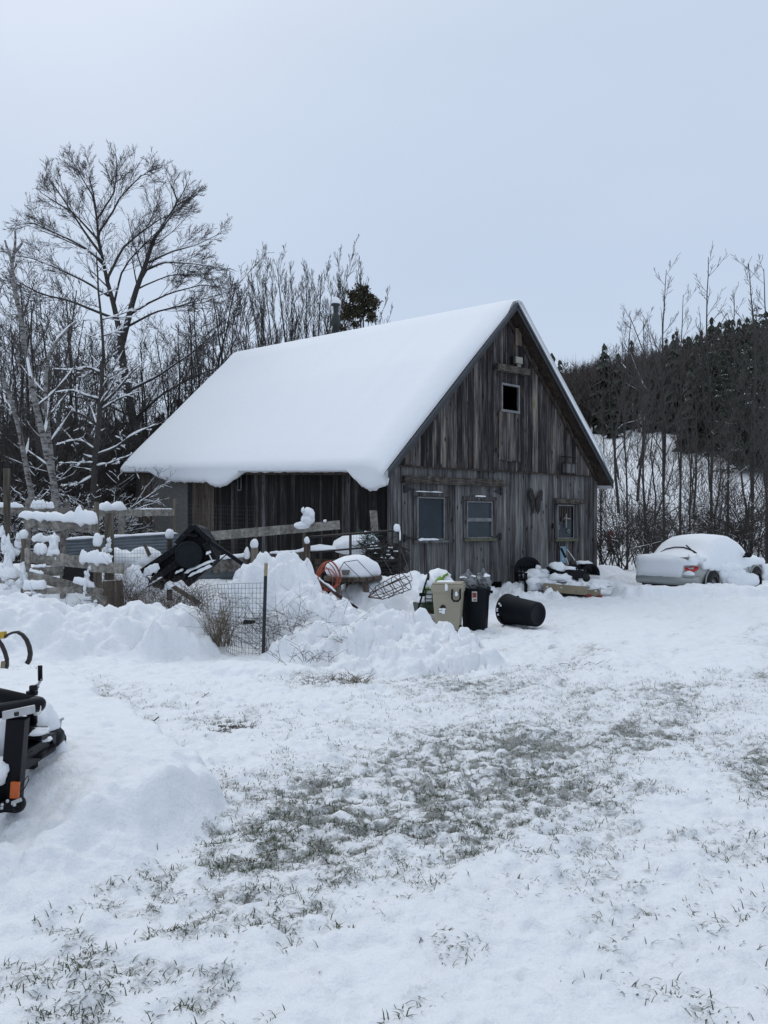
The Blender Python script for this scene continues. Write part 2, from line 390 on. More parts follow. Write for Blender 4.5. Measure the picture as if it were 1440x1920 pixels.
def bare(x, y):
    y = np.maximum(y, .5); z = -.012*y
    u = CX+x/y*F; v = HY+(CZ-z)/y*F
    t = np.zeros(np.shape(x))
    for (a, b, rx, ry, s) in PATCH:
        t = 1-(1-t)*(1-.62*s*np.exp(-.9*(((u-a)/rx)**2+((v-b)/ry)**2)))
    t = t*(.52+.22*ss(fbm(x*3.2, y*3.6, 44, 3), .3, .7)+2.3*(fbm(x*15, y*17, 46, 3)-.44))*(1-.72*ss(v, 1715, 1790)*(1-ss(u, 520, 760)))*(1-.45*ss(v, 1700, 1830))*(1-.35*ss(-y, -4.6, -3.6)*(x < .4))
    t = t+(.07+.22*ss(fbm(x*.8, y*.9, 48, 3), .42, .7))*ss(-y, -15, -8)*(.3+1.2*ss(fbm(x*7, y*8, 49, 3), .4, .7))
    q_s = (x*.46+y*.888); q_t = (x*.888-y*.46)
    t = t+.30*ss(fbm(q_t*5, q_s*.9, 141, 3), .5, .75)*ss(-y, -24, -13)*ss(y, 4, 7)*ss(x, -.5, .4)*(.35+.9*ss(fbm(x*6, y*7, 142, 3), .4, .65))
    t = t+.17*ss(x, -.6, .6)*ss(fbm(q_t*2.2+1, q_s*.45, 151, 3), .42, .62)*ss(-y, -26, -18)*(.5+fbm(x*9, y*9, 152, 2))
    return np.clip(t, 0, 1)*ss(y, 1.5, 2.2)
def heights(x, y, fine=True):
    z = terrain(x, y); p = 9; acc = np.zeros(np.shape(x)); ck = np.zeros(np.shape(x))
    wx = x+.25*(fbm(x*.9, y*.9, 5, 3)-.5)*2; wy = y+.25*(fbm(x*.9+40, y*.9, 9, 3)-.5)*2
    wx = wx+.22*(fbm(x*3.3, y*3.3, 105, 3)-.5)*2; wy = wy+.22*(fbm(x*3.3+7, y*3.3, 109, 3)-.5)*2
    for (a, b, ha, hb, r, plat, chunk, rb) in BL:
        ex, ey = b[0]-a[0], b[1]-a[1]; q = ex*ex+ey*ey
        t = np.clip(((wx-a[0])*ex+(wy-a[1])*ey)/max(q, 1e-6), 0, 1)
        d = np.hypot(wx-a[0]-ex*t, wy-a[1]-ey*t)/r
        w = 1-ss(d, plat, 1.)
        h = (ha+(hb-ha)*t)*w
        acc = acc+np.maximum(h, 0)**p; ck = np.maximum(ck, chunk*ss(w, .03, .4))
    pile = acc**(1/p)
    wx2 = x+.12*(fbm(x*2, y*2, 3, 3)-.5)*2; wy2 = y+.12*(fbm(x*2+9, y*2, 4, 3)-.5)*2
    d = sdpoly(wx2, wy2, BANK)
    front = ss(y, 4.9, 3.4)                    # wide soft slope towards the camera, a cut edge at the far right
    hb_ = .245*ss(d, -.04, .08+.95*front)
    d2 = sdpoly(wx2+.05*(fbm(x*7, y*7, 8, 2)-.5), wy2, BANK2); hb_ = hb_+.085*ss(d2, -.02, .07+.25*front)
    hb_ = hb_*(1+.45*(fbm(x*1.7, y*1.7, 21, 3)-.5)*2*ss(front, .1, .8))
    hb_ = hb_+.11*ss(hb_, .03, .15)*front*(fbm(x*3.4, y*3.4, 31, 3)-.5)*2+.05*ss(hb_, .03, .15)*front*(fbm(x*9, y*9, 33, 3)-.5)*2+.055*front*ss(hb_, .02, .10)*clods(x, y, .30, 37, .45)+.03*front*ss(hb_, .02, .1)*clods(x, y, .14, 38, .4)
    hb_ = hb_+.05*ss(d, .6, 2.)*ss(y, 4.5, 6)
    hb_ = hb_-.40*np.exp(-((x+2.15)/.50)**2-((y-4.0)/.46)**2)        # hollow under the trailer
    hb_ = np.maximum(hb_, 0)
    z = z+np.maximum(pile, np.maximum(hb_, 0))
    ck = np.maximum(ck, .12*ss(d, -.1, .3))
    if fine:
        near = ss(-y, -40, -22)
        n1 = fbm(x*2.2, y*2.2, 50, 4)-.5
        rough = np.clip(ck, 0, 1)**1.5
        z = z+near*ck*n1*.22+near*rough*(.12*clods(x+.1*n1, y, .40, 60, .4)+.11*clods(x, y+.1*n1, .2, 63, .45)+.075*clods(x, y, .11, 66, .5)+.04*(fbm(x*12, y*12, 67, 3)-.5)*2-.06)
        flat = near*(1-np.clip(ck*2, 0, 1))
        br = bare(x, y)
        z = z+flat*(.05*(fbm(x*1.1, y*1.5, 70, 3)-.5)+.056*(fbm(x*4.5, y*6, 75, 3)-.5)+.050*(fbm(x*12, y*15, 80, 3)-.5)+.022*clods(x, y, .11, 82, .4)+.02*clods(x, y, .3, 83, .16)*fbm(x*2, y*2, 84, 2))
        z = z+flat*.030*(fbm((x*.888-y*.46)*4.5, (x*.46+y*.888)*.8, 143, 3)-.5)*ss(x, -2.5, 0)
        z = z-flat*br*.02+flat*br*.016*(fbm(x*22, y*26, 85, 2)-.5)
        # two shallow wheel ruts curving from the yard to the barn
        for o in (0., 1.35):
            cx_ = 1.0+o+.10*(y-3)+.012*(y-3)**2
            z = z-flat*.034*np.exp(-((x-cx_)/.16)**2)*ss(y, 1, 4)*ss(-y, -18, -12)*(.7+.6*fbm(y*1.3, x*0+o*9, 91, 2))
    return z
def gz(x, y): return float(heights(np.array([float(x)]), np.array([float(y)]), False)[0])

def axis(segs):
    out = []
    for a, b, st in segs:
        n = max(1, int(round((b-a)/st))); out.extend(np.linspace(a, b, n, endpoint=False))
    out.append(segs[-1][1]); return np.array(out)
def geo(a, b, s0, g=1.18):
    out = []; x = a; s = s0
    while x < b: out.append((x, min(x+s, b))); x += s; s *= g
    return out
xs = [-v for v, _ in geo(9, 500, .12)][::-1]
xs = np.array([-500.]+list(xs)[1:]+[])
xr = np.array([v for v, _ in geo(15, 500, .12)]+[500.])
xs = np.concatenate([xs, axis([(-9, -2.3, .042), (-2.3, 3.3, .022), (3.3, 15, .06)])[(1 if False else 0):-1], xr])
xs = np.unique(np.round(xs, 5))
ys = np.concatenate([np.array([-60., -30, -15, -8, -4, -1, 0.5, 1.3]), axis([(1.8, 6, .022), (6, 14, .036), (14, 27, .07)])[:-1], np.array([v for v, _ in geo(27, 520, .12, 1.10)]+[520.])])
XX, YY = np.meshgrid(xs, ys); nx, ny = len(xs), len(ys)
ZZ = heights(XX, YY)
def grid_mesh(name, X, Y, Z, mat):
    ny, nx = X.shape
    co = np.stack([X, Y, Z], -1).reshape(-1, 3).astype(np.float32)
    i = np.arange(ny-1)[:, None]*nx+np.arange(nx-1)[None]
    q = np.stack([i, i+1, i+nx+1, i+nx], -1).reshape(-1, 4).astype(np.int32)
    return np_mesh(name, co, q, mat, True)
def np_mesh(name, co, q, mat, smooth=False):
    me = bpy.data.meshes.new(name); k = q.shape[1]
    me.vertices.add(len(co)); me.vertices.foreach_set('co', np.ascontiguousarray(co, np.float32).ravel())
    me.loops.add(q.size); me.loops.foreach_set('vertex_index', np.ascontiguousarray(q, np.int32).ravel())
    me.polygons.add(len(q)); me.polygons.foreach_set('loop_start', np.arange(0, q.size, k, dtype=np.int32))
    me.update(calc_edges=True)
    if smooth: me.polygons.foreach_set('use_smooth', np.ones(len(q), bool))
    me.materials.append(M[mat] if isinstance(mat, str) else mat)
    return me
def groundmat():
    m, nt, b = newmat('snowy_ground'); tc = N(nt, 'ShaderNodeTexCoord'); L = nt.links; ob = tc.outputs['Object']
    br = N(nt, 'ShaderNodeAttribute', attribute_name='bare'); fl = N(nt, 'ShaderNodeAttribute', attribute_name='floor')
    f = noi(nt, ob, 26, 6, .7); f2 = noi(nt, ob, 95, 4, .65)
    a = N(nt, 'ShaderNodeMath', operation='MULTIPLY_ADD'); L.new(f2, a.inputs[0]); a.inputs[1].default_value = .55; L.new(f, a.inputs[2])
    c = N(nt, 'ShaderNodeMath', operation='MULTIPLY_ADD'); L.new(br.outputs['Fac'], c.inputs[0]); c.inputs[1].default_value = .30; L.new(a.outputs[0], c.inputs[2])
    r = ramp(nt, [(.0, (0, 0, 0)), (.52, (0, 0, 0)), (.62, (1, 1, 1))])
    sc = N(nt, 'ShaderNodeMath', operation='SUBTRACT'); L.new(c.outputs[0], sc.inputs[0]); sc.inputs[1].default_value = .38
    L.new(sc.outputs[0], r.inputs['Fac'])
    ml = N(nt, 'ShaderNodeMath', operation='MULTIPLY'); L.new(r.outputs['Color'], ml.inputs[0])
    r3 = ramp(nt, [(.08, (0, 0, 0)), (.8, (.7, .7, .7))]); L.new(br.outputs['Fac'], r3.inputs['Fac']); L.new(r3.outputs['Color'], ml.inputs[1])
    g = ramp(nt, [(.3, (.028, .034, .018)), (.55, (.062, .068, .040)), (.8, (.14, .135, .105))]); L.new(noi(nt, ob, 30, 5), g.inputs['Fac'])
    # thin snow: slightly grey, wet
    thin = mix(nt, r3.outputs['Color'], (.81, .835, .87), (.68, .70, .725))
    col = mix(nt, ml.outputs[0], thin, g.outputs['Color'])
    # forest floor with snow patches
    ff = ramp(nt, [(.42, (.022, .019, .018)), (.60, (.06, .055, .052)), (.66, (.5, .52, .55))]); L.new(noi(nt, ob, .9, 8, .7), ff.inputs['Fac'])
    col = mix(nt, fl.outputs['Fac'], col, ff.outputs['Color'])
    L.new(col, b.inputs['Base Color']); b.inputs['Roughness'].default_value = .6; b.inputs['Specular IOR Level'].default_value = .25
    h1 = noi(nt, ob, 7, 8, .62); h2 = noi(nt, ob, 42, 6, .62)
    n1 = N(nt, 'ShaderNodeBump'); n1.inputs['Strength'].default_value = .6; n1.inputs['Distance'].default_value = .07; L.new(h1, n1.inputs['Height'])
    bump(nt, b, h2, .5, .012, n1.outputs['Normal'])
    return m
M['ground'] = groundmat()
me = grid_mesh('ground', XX, YY, ZZ, 'ground')
BR = bare(XX, YY)*(YY > 1.5)*(1-ss(heights(XX, YY, False)-terrain(XX, YY), .01, .08))
a = me.attributes.new('bare', 'FLOAT', 'POINT'); a.data.foreach_set('value', BR.ravel().astype(np.float32))
ratio = XX/np.maximum(YY, 1)
FL = np.maximum((1-ss(ratio, -.02, .06))*ss(YY, 30, 38), ss(YY+14*(fbm(XX*.05, YY*.05, 7, 2)-.5), 90, 99))
a = me.attributes.new('floor', 'FLOAT', 'POINT'); a.data.foreach_set('value', FL.ravel().astype(np.float32))
g = bpy.data.objects.new('ground', me); COL.objects.link(g); tag(g, kind='structure')
me.transform(Matrix())

# ------------------------------------------------------------------ trees
def tubes(polys, k):
    """polys: list of (n,3) arrays + radii, grouped by n -> verts, quads"""
    V = []; Q = []; off = 0; by = {}
    for p, r in polys: by.setdefault(len(p), []).append((p, r))
    for n, lst in by.items():
        A = np.array([p for p, _ in lst], float); R = np.array([r for _, r in lst], float)
        T = np.empty_like(A); T[:, 1:-1] = A[:, 2:]-A[:, :-2]; T[:, 0] = A[:, 1]-A[:, 0]; T[:, -1] = A[:, -1]-A[:, -2]
        T /= np.linalg.norm(T, axis=-1, keepdims=True)+1e-9
        D = A[:, -1]-A[:, 0]; D /= np.linalg.norm(D, axis=-1, keepdims=True)+1e-9
        ref = np.where(np.abs(D[:, 2:3]) < .8, np.array([[0, 0, 1.]]), np.array([[1., 0, 0]]))[:, None]
        a = np.cross(T, np.broadcast_to(ref, T.shape)); a /= np.linalg.norm(a, axis=-1, keepdims=True)+1e-9
        b = np.cross(a, T)
        th = 2*np.pi*np.arange(k)/k
        vs = A[:, :, None]+R[:, :, None, None]*(a[:, :, None]*np.cos(th)[:, None]+b[:, :, None]*np.sin(th)[:, None])
        m = len(lst); V.append(vs.reshape(-1, 3))
        base = off+np.arange(m)[:, None, None]*n*k+np.arange(n-1)[None, :, None]*k
        j = np.arange(k)[None, None]; j2 = (np.arange(k)+1)[None, None] % k
        Q.append(np.stack([base+j, base+j2, base+k+j2, base+k+j], -1).reshape(-1, 4)); off += m*n*k
    return np.concatenate(V), np.concatenate(Q)
class Grow:
    def __init__(s, seed, **c):
        s.r = random.Random(seed); s.L = [[] for _ in range(6)]
        s.c = dict(n=(14, 9, 6, 4), ln=(.45, .5, .5, .5), ang=(45, 42, 42, 45), up=(.25, .2, .15, .1), wig=.12, t0=(.25, .2, .2, .15), minr=.007, depth=3, rr=.5, perm=False, tip=.7)
        s.c.update(c)
    def line(s, p, d, L, r, lev, n=6, r1=None):
        p = np.array(p, float); d = np.array(d, float); d /= np.linalg.norm(d); pts = [p]; q = s.r
        for i in range(n-1):
            d = d+np.array([q.gauss(0, 1), q.gauss(0, 1), q.gauss(0, 1)])*s.c['wig']+np.array([0, 0, s.c['up'][min(lev, 3)]])*.5
            d /= np.linalg.norm(d); p = p+d*L/(n-1); pts.append(p)
        r1 = s.c['minr'] if r1 is None else r1
        return np.array(pts), np.linspace(max(r, r1), r1, n)
    def kids(s, pts, rad, lev, mult=1.):
        if lev >= s.c['depth']: return
        q = s.r; c = s.c
        seg = np.linalg.norm(np.diff(pts, axis=0), axis=1); cum = np.concatenate([[0], np.cumsum(seg)]); L = cum[-1]
        n = max(1, int(round(c['n'][lev]*mult*q.uniform(.8, 1.2))))
        for k in range(n):
            t = c['t0'][lev]+(1-c['t0'][lev])*(k+q.random())/n; t = min(t, .99)
            x = t*L; i = min(int(np.searchsorted(cum, x))-1, len(seg)-1); i = max(i, 0)
            f = (x-cum[i])/max(seg[i], 1e-6); p = pts[i]*(1-f)+pts[i+1]*f; rr = rad[i]*(1-f)+rad[i+1]*f
            d = (pts[i+1]-pts[i])/max(seg[i], 1e-6)
            a = math.radians(c['ang'][lev]*q.uniform(.65, 1.3))
            o = np.array([q.gauss(0, 1), q.gauss(0, 1), q.gauss(0, 1)*.6]); o -= d*np.dot(o, d); o /= np.linalg.norm(o)+1e-9
            nd = d*math.cos(a)+o*math.sin(a)
            ln = L*c['ln'][lev]*q.uniform(.6, 1.2)*(1.15-c['tip']*t)
            if ln < .12: continue
            P_, R_ = s.line(p, nd, ln, max(rr*c['rr']*q.uniform(.8, 1.2), c['minr']), lev+1, 5)
            s.L[lev+1].append((P_, R_)); s.kids(P_, R_, lev+1)
    def add(s, pts, r0, r1, lev=0, mult=1., n=12):
        pts = np.array([list(p) for p in pts], float)
        t = np.linspace(0, 1, len(pts)); tt = np.linspace(0, 1, n)
        pp = np.stack([np.interp(tt, t, pts[:, i]) for i in range(3)], -1)
        w = s.c['wig']*.25*np.linalg.norm(pts[-1]-pts[0])/n
        for i in range(1, n-1): pp[i] += np.array([s.r.gauss(0, 1), s.r.gauss(0, 1), s.r.gauss(0, .5)])*w
        rad = r0+(r1-r0)*tt
        s.L[lev].append((pp, rad)); s.kids(pp, rad, lev, mult)
    def snow(s, levs=(0, 1, 2), prob=.6, th=.035, minr=.008, slope=.72):
        out = []; q = s.r
        for l in levs:
            for p, r in s.L[l]:
                if q.random() > prob: continue
                n = len(p); run = []
                def flush():
                    if len(run) > 1:
                        k = len(run); h = min(th, .35*r[run[0]]+th*.45)*q.uniform(.6, 1.2)
                        pts = np.array([p[i]+np.array([0, 0, r[i]*.75+h*.35]) for i in run]); t = np.linspace(0, 1, 5); u = np.linspace(0, 1, k)
                        pp = np.stack([np.interp(t, u, pts[:, c]) for c in range(3)], -1)
                        ri = np.interp(t, u, [r[i]*.5 for i in run])
                        out.append((pp, np.array([.3, q.uniform(.6, 1.1), q.uniform(.8, 1.3), q.uniform(.5, 1.), .2])*h*.8+ri*np.array([.6, 1, 1, 1, .5])))
                    run.clear()
                for i in range(n-1):
                    d = p[i+1]-p[i]; L = np.linalg.norm(d)
                    if L < .03 or abs(d[2])/L > slope or r[i] < minr: flush()
                    else:
                        if not run: run.append(i)
                        run.append(i+1)
                        if len(run) > 2 and q.random() < .5: flush()
                flush()
        return out
    def build(s, name, label, cat, group=None, loc=(0, 0, 0), trunk='bark', twig='twig', snow=None, rz=0.):
        loc = np.array(loc, float)
        root = empty(name, label, cat, loc, rz, group)
        def part(nm, polys, k, mat):
            if not polys: return
            v, q = tubes(polys, k); me = np_mesh(nm, v-loc, q, mat, k > 4)
            o = bpy.data.objects.new(nm, me); COL.objects.link(o); o.parent = root
        part('trunk', s.L[0], 8, trunk)
        part('crown', s.L[1]+s.L[2]+s.L[3]+s.L[4], 3, twig)
        if snow: part('snow', s.snow(**snow), 5, 'snow')
        for ch in root.children:
            if ch.name.startswith('snow'): ch['kind'] = 'stuff'
        return root

def z1(x, y): return (x*.30556, 240+y*.30556)      # crop coordinates of the tracing views -> photo pixels
def z2(x, y): return (x*.30556, 600+y*.30556)
def trace(g, pl, Y, r0, r1, lev=0, dy=0., mult=1., n=12, trim=0.):
    pl = list(pl); m = len(pl)
    if trim: pl[-1] = tuple(pl[-2][i]*trim+pl[-1][i]*(1-trim) for i in (0, 1))
    g.add([P(a, b, Y+dy*(i/(m-1))**1.2) for i, (a, b) in enumerate(pl)], r0, r1, lev, mult, n)
# the big maple, main limbs where the photograph has them
Y0 = 38.
tr = Grow(11, n=(14, 9, 7, 5), ln=(.33, .50, .42, .42), ang=(33, 34, 36, 38), up=(.12, .09, .07, .05), wig=.05, minr=.0065, depth=3, rr=.38, t0=(.30, .28, .22, .15), tip=.5)
gx, gy = P(268, 900, Y0)[0], Y0
base = Vector((gx, gy, gz(gx, gy)-.3))
trace(tr, [(268, 985), z2(860, 800), z2(830, 680), z2(790, 480), z2(755, 260), z1(740, 1320)], Y0, .24, .17, 0, 0, .4)
trace(tr, [z1(745, 1340), z1(720, 1180), z1(690, 1050), z1(660, 950), z1(630, 800), z1(605, 700), z1(590, 500), z1(565, 370), z1(540, 260)], Y0, .15, .012, 0, .5, 1.4, 14, .3)
trace(tr, [z1(745, 1340), z1(800, 1120), z1(830, 1000), z1(880, 880), z1(920, 750), z1(960, 650), z1(1050, 540), z1(1090, 440), z1(1050, 350), z1(1010, 270)], Y0, .16, .012, 0, -1.5, 1.3, 14, .8)
for pl, r, dy in [([(960, 650), (1080, 480), (1180, 420), (1280, 390)], .08, 1.), ([(880, 880), (1000, 825), (1150, 830), (1330, 850)], .09, -2.),
                  ([(900, 830), (1050, 760), (1200, 720), (1370, 640)], .08, 1.8), ([(660, 920), (750, 740), (850, 650), (980, 560), (1130, 490)], .11, 2.2),
                  ([(630, 790), (520, 640), (430, 500), (330, 350), (230, 220)], .11, -1.5), ([(605, 690), (450, 520), (300, 430), (120, 300)], .09, 2.),
                  ([(705, 1170), (600, 1130), (430, 1060), (250, 1020), (110, 940), (0, 960)], .12, -1.5), ([(665, 1030), (520, 940), (350, 860), (200, 800), (90, 780)], .10, 1.5),
                  ([(630, 820), (500, 720), (350, 650), (200, 580), (80, 600)], .10, -2.5), ([(600, 650), (690, 520), (740, 420), (880, 280), (960, 300)], .09, -2.),
                  ([(595, 560), (700, 400), (720, 250), (700, 110)], .08, 1.), ([(790, 1150), (900, 1080), (1050, 1010), (1250, 960), (1390, 990)], .10, 2.),
                  ([(780, 1220), (950, 1130), (1150, 1080), (1380, 1010)], .10, -2.), ([(600, 600), (570, 420), (500, 300), (400, 130)], .08, 2.),
                  ([(840, 990), (900, 960), (1050, 900), (1200, 900), (1330, 950)], .07, 2.4), ([(640, 850), (560, 760), (430, 700), (280, 640), (130, 580)], .08, 1.),
                  ([(700, 1080), (740, 900), (800, 800), (900, 700), (1000, 600)], .09, -1.), ([(1000, 590), (1080, 470), (1130, 380), (1180, 270)], .06, .5)]:
    trace(tr, [z1(*p) for p in pl], Y0, r*.62, .010, 0, dy, .95, 12, .55 if pl[-1][0] < 320 and pl[-1][1] < 420 else (.35 if pl[-1][1] < 400 else .10))
for pl, r, dy in [([(790, 420), (640, 340), (440, 300), (300, 310)], .09, -2.), ([(800, 430), (960, 350), (1180, 200), (1340, 60)], .10, 1.5), ([(810, 620), (1000, 450), (1200, 340), (1380, 280)], .09, -1.5),
                  ([(815, 600), (700, 540), (500, 480), (330, 440)], .08, 1.), ([(840, 690), (960, 650), (1060, 600), (1180, 590)], .07, -2.), ([(835, 700), (700, 660), (560, 600), (400, 560)], .07, -1.)]:
    trace(tr, [z2(*p) for p in pl], Y0, r*.7, .012, 0, dy, .8)
tr.build('maple_tree', 'tallest bare tree, wide fan crown of limbs above the left end of the barn roof', 'tree', None, base, snow=dict(levs=(0, 1), prob=.5, th=.045, minr=.012, slope=.62))

# slim dark tree in front of it with snow-laden side limbs
t2 = Grow(23, n=(16, 7, 5, 3), ln=(.2, .5, .5, .5), ang=(62, 45, 42, 40), up=(.05, .12, .12, .1), wig=.10, minr=.008, depth=3, t0=(.25, .1, .1, .1))
Y1 = 27.; x1 = P(176, 940, Y1)[0]
trace(t2, [(172, 1010), z2(575, 1100), z2(585, 800), z2(605, 640), z2(625, 480), z2(632, 200), z1(640, 1440), z1(625, 1200), z1(600, 950), z1(590, 760)], Y1, .13, .02, 0, 0, 1.3, 16)
for pl in [[(625, 330), (540, 290), (440, 310), (330, 300)], [(615, 490), (540, 470), (440, 430), (340, 445)], [(590, 640), (500, 580), (400, 540), (330, 540)], [(585, 800), (500, 740), (420, 745), (340, 770)],
           [(610, 560), (700, 500), (760, 470), (860, 440)], [(590, 830), (700, 790), (820, 700), (960, 640)], [(580, 880), (480, 880), (360, 880)], [(575, 960), (480, 1010), (370, 1020)], [(590, 900), (680, 880), (800, 830)], [(625, 520), (720, 430), (800, 330), (900, 240)]]:
    trace(t2, [z2(*p) for p in pl], Y1, .05, .012, 0, random.uniform(-1.2, 1.2), .8, 9)
t2.build('slim_tree', 'slim dark tree with snow along its level side limbs, in front of the tallest tree', 'tree', None, (x1, Y1, gz(x1, Y1)-.2), snow=dict(levs=(0, 1, 2), prob=.75, th=.05, minr=.006, slope=.8))

def birch(pl, Y, r0, r1, label, kids=1., forks=()):
    b = Grow(hash(label) % 997 if False else int(pl[0][0])+5, n=(9, 6, 4, 3), ln=(.22, .5, .5, .5), ang=(50, 45, 40, 40), wig=.07, minr=.006, depth=3, t0=(.3, .1, .1, .1))
    trace(b, pl, Y, r0, r1, 0, 0, kids, 16)
    for f in forks: trace(b, f, Y, r1*.9, r1*.5, 0, .1, .15, 6)
    x = P(pl[0][0], pl[0][1], Y)[0]
    return b.build('birch_tree', label, 'tree', None, (x, Y, gz(x, Y)-.2), trunk='birch', snow=dict(levs=(0, 1), prob=.55, th=.04, minr=.006, slope=.9))
birch([(66, 1000), z2(200, 1130), z2(190, 1050), z2(150, 850), z2(110, 640), z2(60, 470), z2(0, 330)], 23.5, .10, .06, 'leaning white birch nearest the left edge, bent over at its top', .8)
birch([(112, 1010), z2(350, 1140), z2(340, 1050), z2(290, 830), z2(235, 600), z2(200, 400), z2(150, 180), z2(130, 0), z1(85, 950), z1(75, 830)], 23., .12, .055, 'white birch with a snapped, forked top standing above the brush at left', .6,
      [[z1(75, 840), z1(60, 780), z1(30, 690)], [z1(78, 820), z1(95, 720), z1(92, 630)], [z1(90, 760), z1(120, 730), z1(138, 700)]])
birch([(104, 1010), z2(320, 850), z2(290, 620), z2(278, 430), z2(285, 300), z2(310, 180), z2(400, 70), z2(470, 10)], 25., .09, .035, 'thin crooked birch curving right behind the forked one', .7)

# a clump of upright stems behind the barn ridge
ms = Grow(31, n=(14, 8, 6, 3), ln=(.30, .42, .5, .5), ang=(24, 26, 28, 30), up=(.35, .35, .3, .2), wig=.06, minr=.008, rr=.42, depth=3, t0=(.25, .15, .15, .1))
Y3 = 46.; xb = P(570, 800, Y3)[0]; zb = gz(xb, Y3)-.2
for k, (tx, ty, r) in enumerate([(405, 585, .08), (440, 520, .10), (472, 495, .12), (500, 480, .10), (523, 455, .15), (548, 480, .11), (576, 465, .14), (600, 482, .12), (632, 474, .13), (646, 520, .09), (560, 520, .07), (490, 560, .07), (612, 540, .07), (420, 560, .06), (455, 505, .06), (486, 470, .07), (512, 490, .06), (536, 500, .06), (588, 500, .07), (618, 495, .06), (640, 505, .06), (430, 610, .05)]):
    a = Vector((xb+random.uniform(-.8, .8), Y3+random.uniform(-.8, .8), zb)); e = P(tx+(tx-560)*.06, ty+52, Y3+random.uniform(-2, 2))
    m = a.lerp(e, .5)+Vector(((e.x-a.x)*.12, 0, -.4)); ms.add([a, m, e], r, .015, 0, 1., 10)
ms.build('multi_stem_tree', 'bare tree of many upright stems rising behind the left half of the roof ridge', 'tree', None, (xb, Y3, zb))
sp = Grow(33, n=(8, 6, 4, 3), ln=(.3, .42, .5, .5), ang=(26, 28, 28, 30), up=(.3, .3, .3, .2), wig=.07, minr=.010, depth=3)
xs_ = P(690, 700, 44)[0]
for tx, ty in ((648, 512), (668, 505), (716, 585), (706, 600)): sp.add([(xs_+random.uniform(-.4, .4), 44, gz(xs_, 44)), P((tx+690)/2, (ty+760)/2, 44), P(tx, ty, 44)], .07, .012, 0, 1, 9)
sp.build('bare_sapling', 'low bare sapling poking above the roof ridge around the evergreen', 'tree', None, (xs_, 44, gz(xs_, 44)))

def leafcloud(centres, n, size, rng, droop=.4, flat=1.):
    """small leaf faces spread through a set of ellipsoid clumps -> verts, tris"""
    V = np.empty((n, 3, 3)); cs = np.array([c[0] for c in centres], float); rs = np.array([c[1] for c in centres], float)
    w = rs.prod(1) if rs.ndim > 1 else rs; w = w/w.sum()
    ix = rng.choice(len(cs), n, p=w)
    d = rng.normal(size=(n, 3)); d /= np.linalg.norm(d, axis=1, keepdims=True)
    p = cs[ix]+d*rs[ix]*(rng.random((n, 1))**.45)
    t = rng.normal(size=(n, 3))*np.array([1, 1, flat]); t += d*.6; t[:, 2] -= droop; t /= np.linalg.norm(t, axis=1, keepdims=True)
    s = np.cross(t, rng.normal(size=(n, 3))); s /= np.linalg.norm(s, axis=1, keepdims=True)
    L = size*rng.uniform(.6, 1.4, (n, 1)); V[:, 0] = p-s*L*.28; V[:, 1] = p+s*L*.28; V[:, 2] = p+t*L
    return V.reshape(-1, 3), np.arange(3*n).reshape(-1, 3)
rng = np.random.default_rng(5)
def obj(name, me, parent=None):
    o = bpy.data.objects.new(name, me); COL.objects.link(o); o.parent = parent; return o
# cedar by the stovepipe
Yc = 43.; xc = P(682, 700, Yc)[0]; zc = gz(xc, Yc)
rt = empty('cedar_tree', 'small brown-green evergreen showing above the ridge just right of the stovepipe', 'tree', (xc, Yc, zc))
mb = MB(); top = P(680, 536, Yc)-rt.location
mb.tube([(0, 0, 0), (0, 0, top.z*.6), (top.x*.6, 0, top.z)], [.14, .09, .02], 6); mb.tube([(.3, 0, 0), (.5, .2, top.z*.6), (.7, .1, top.z*.8)], [.1, .06, .02], 6)
mb.build('trunk', 'bark', rt)
cl = []
for (px, py, r) in [(668, 560, .55), (690, 558, .6), (680, 545, .45), (655, 580, .45), (672, 585, .55), (700, 572, .4), (648, 598, .35), (697, 598, .28), (664, 605, .35), (690, 580, .45), (640, 612, .3), (700, 602, .3)]:
    p = P(px, py, Yc)-rt.location; cl.append((tuple(p+Vector((0, random.uniform(-.6, .6), 0))), (r*.85, r*.85, r*.62)))
    for k_ in range(2):
        d_ = Vector((random.gauss(0, 1), random.gauss(0, 1), random.gauss(-.2, .6))).normalized()*r*1.15; cl.append((tuple(p+d_), (r*.36, r*.36, r*.3)))
v, q = leafcloud(cl, 3400, .16, rng, .4); obj('crown', np_mesh('crown', v, q, 'cedar'), rt)

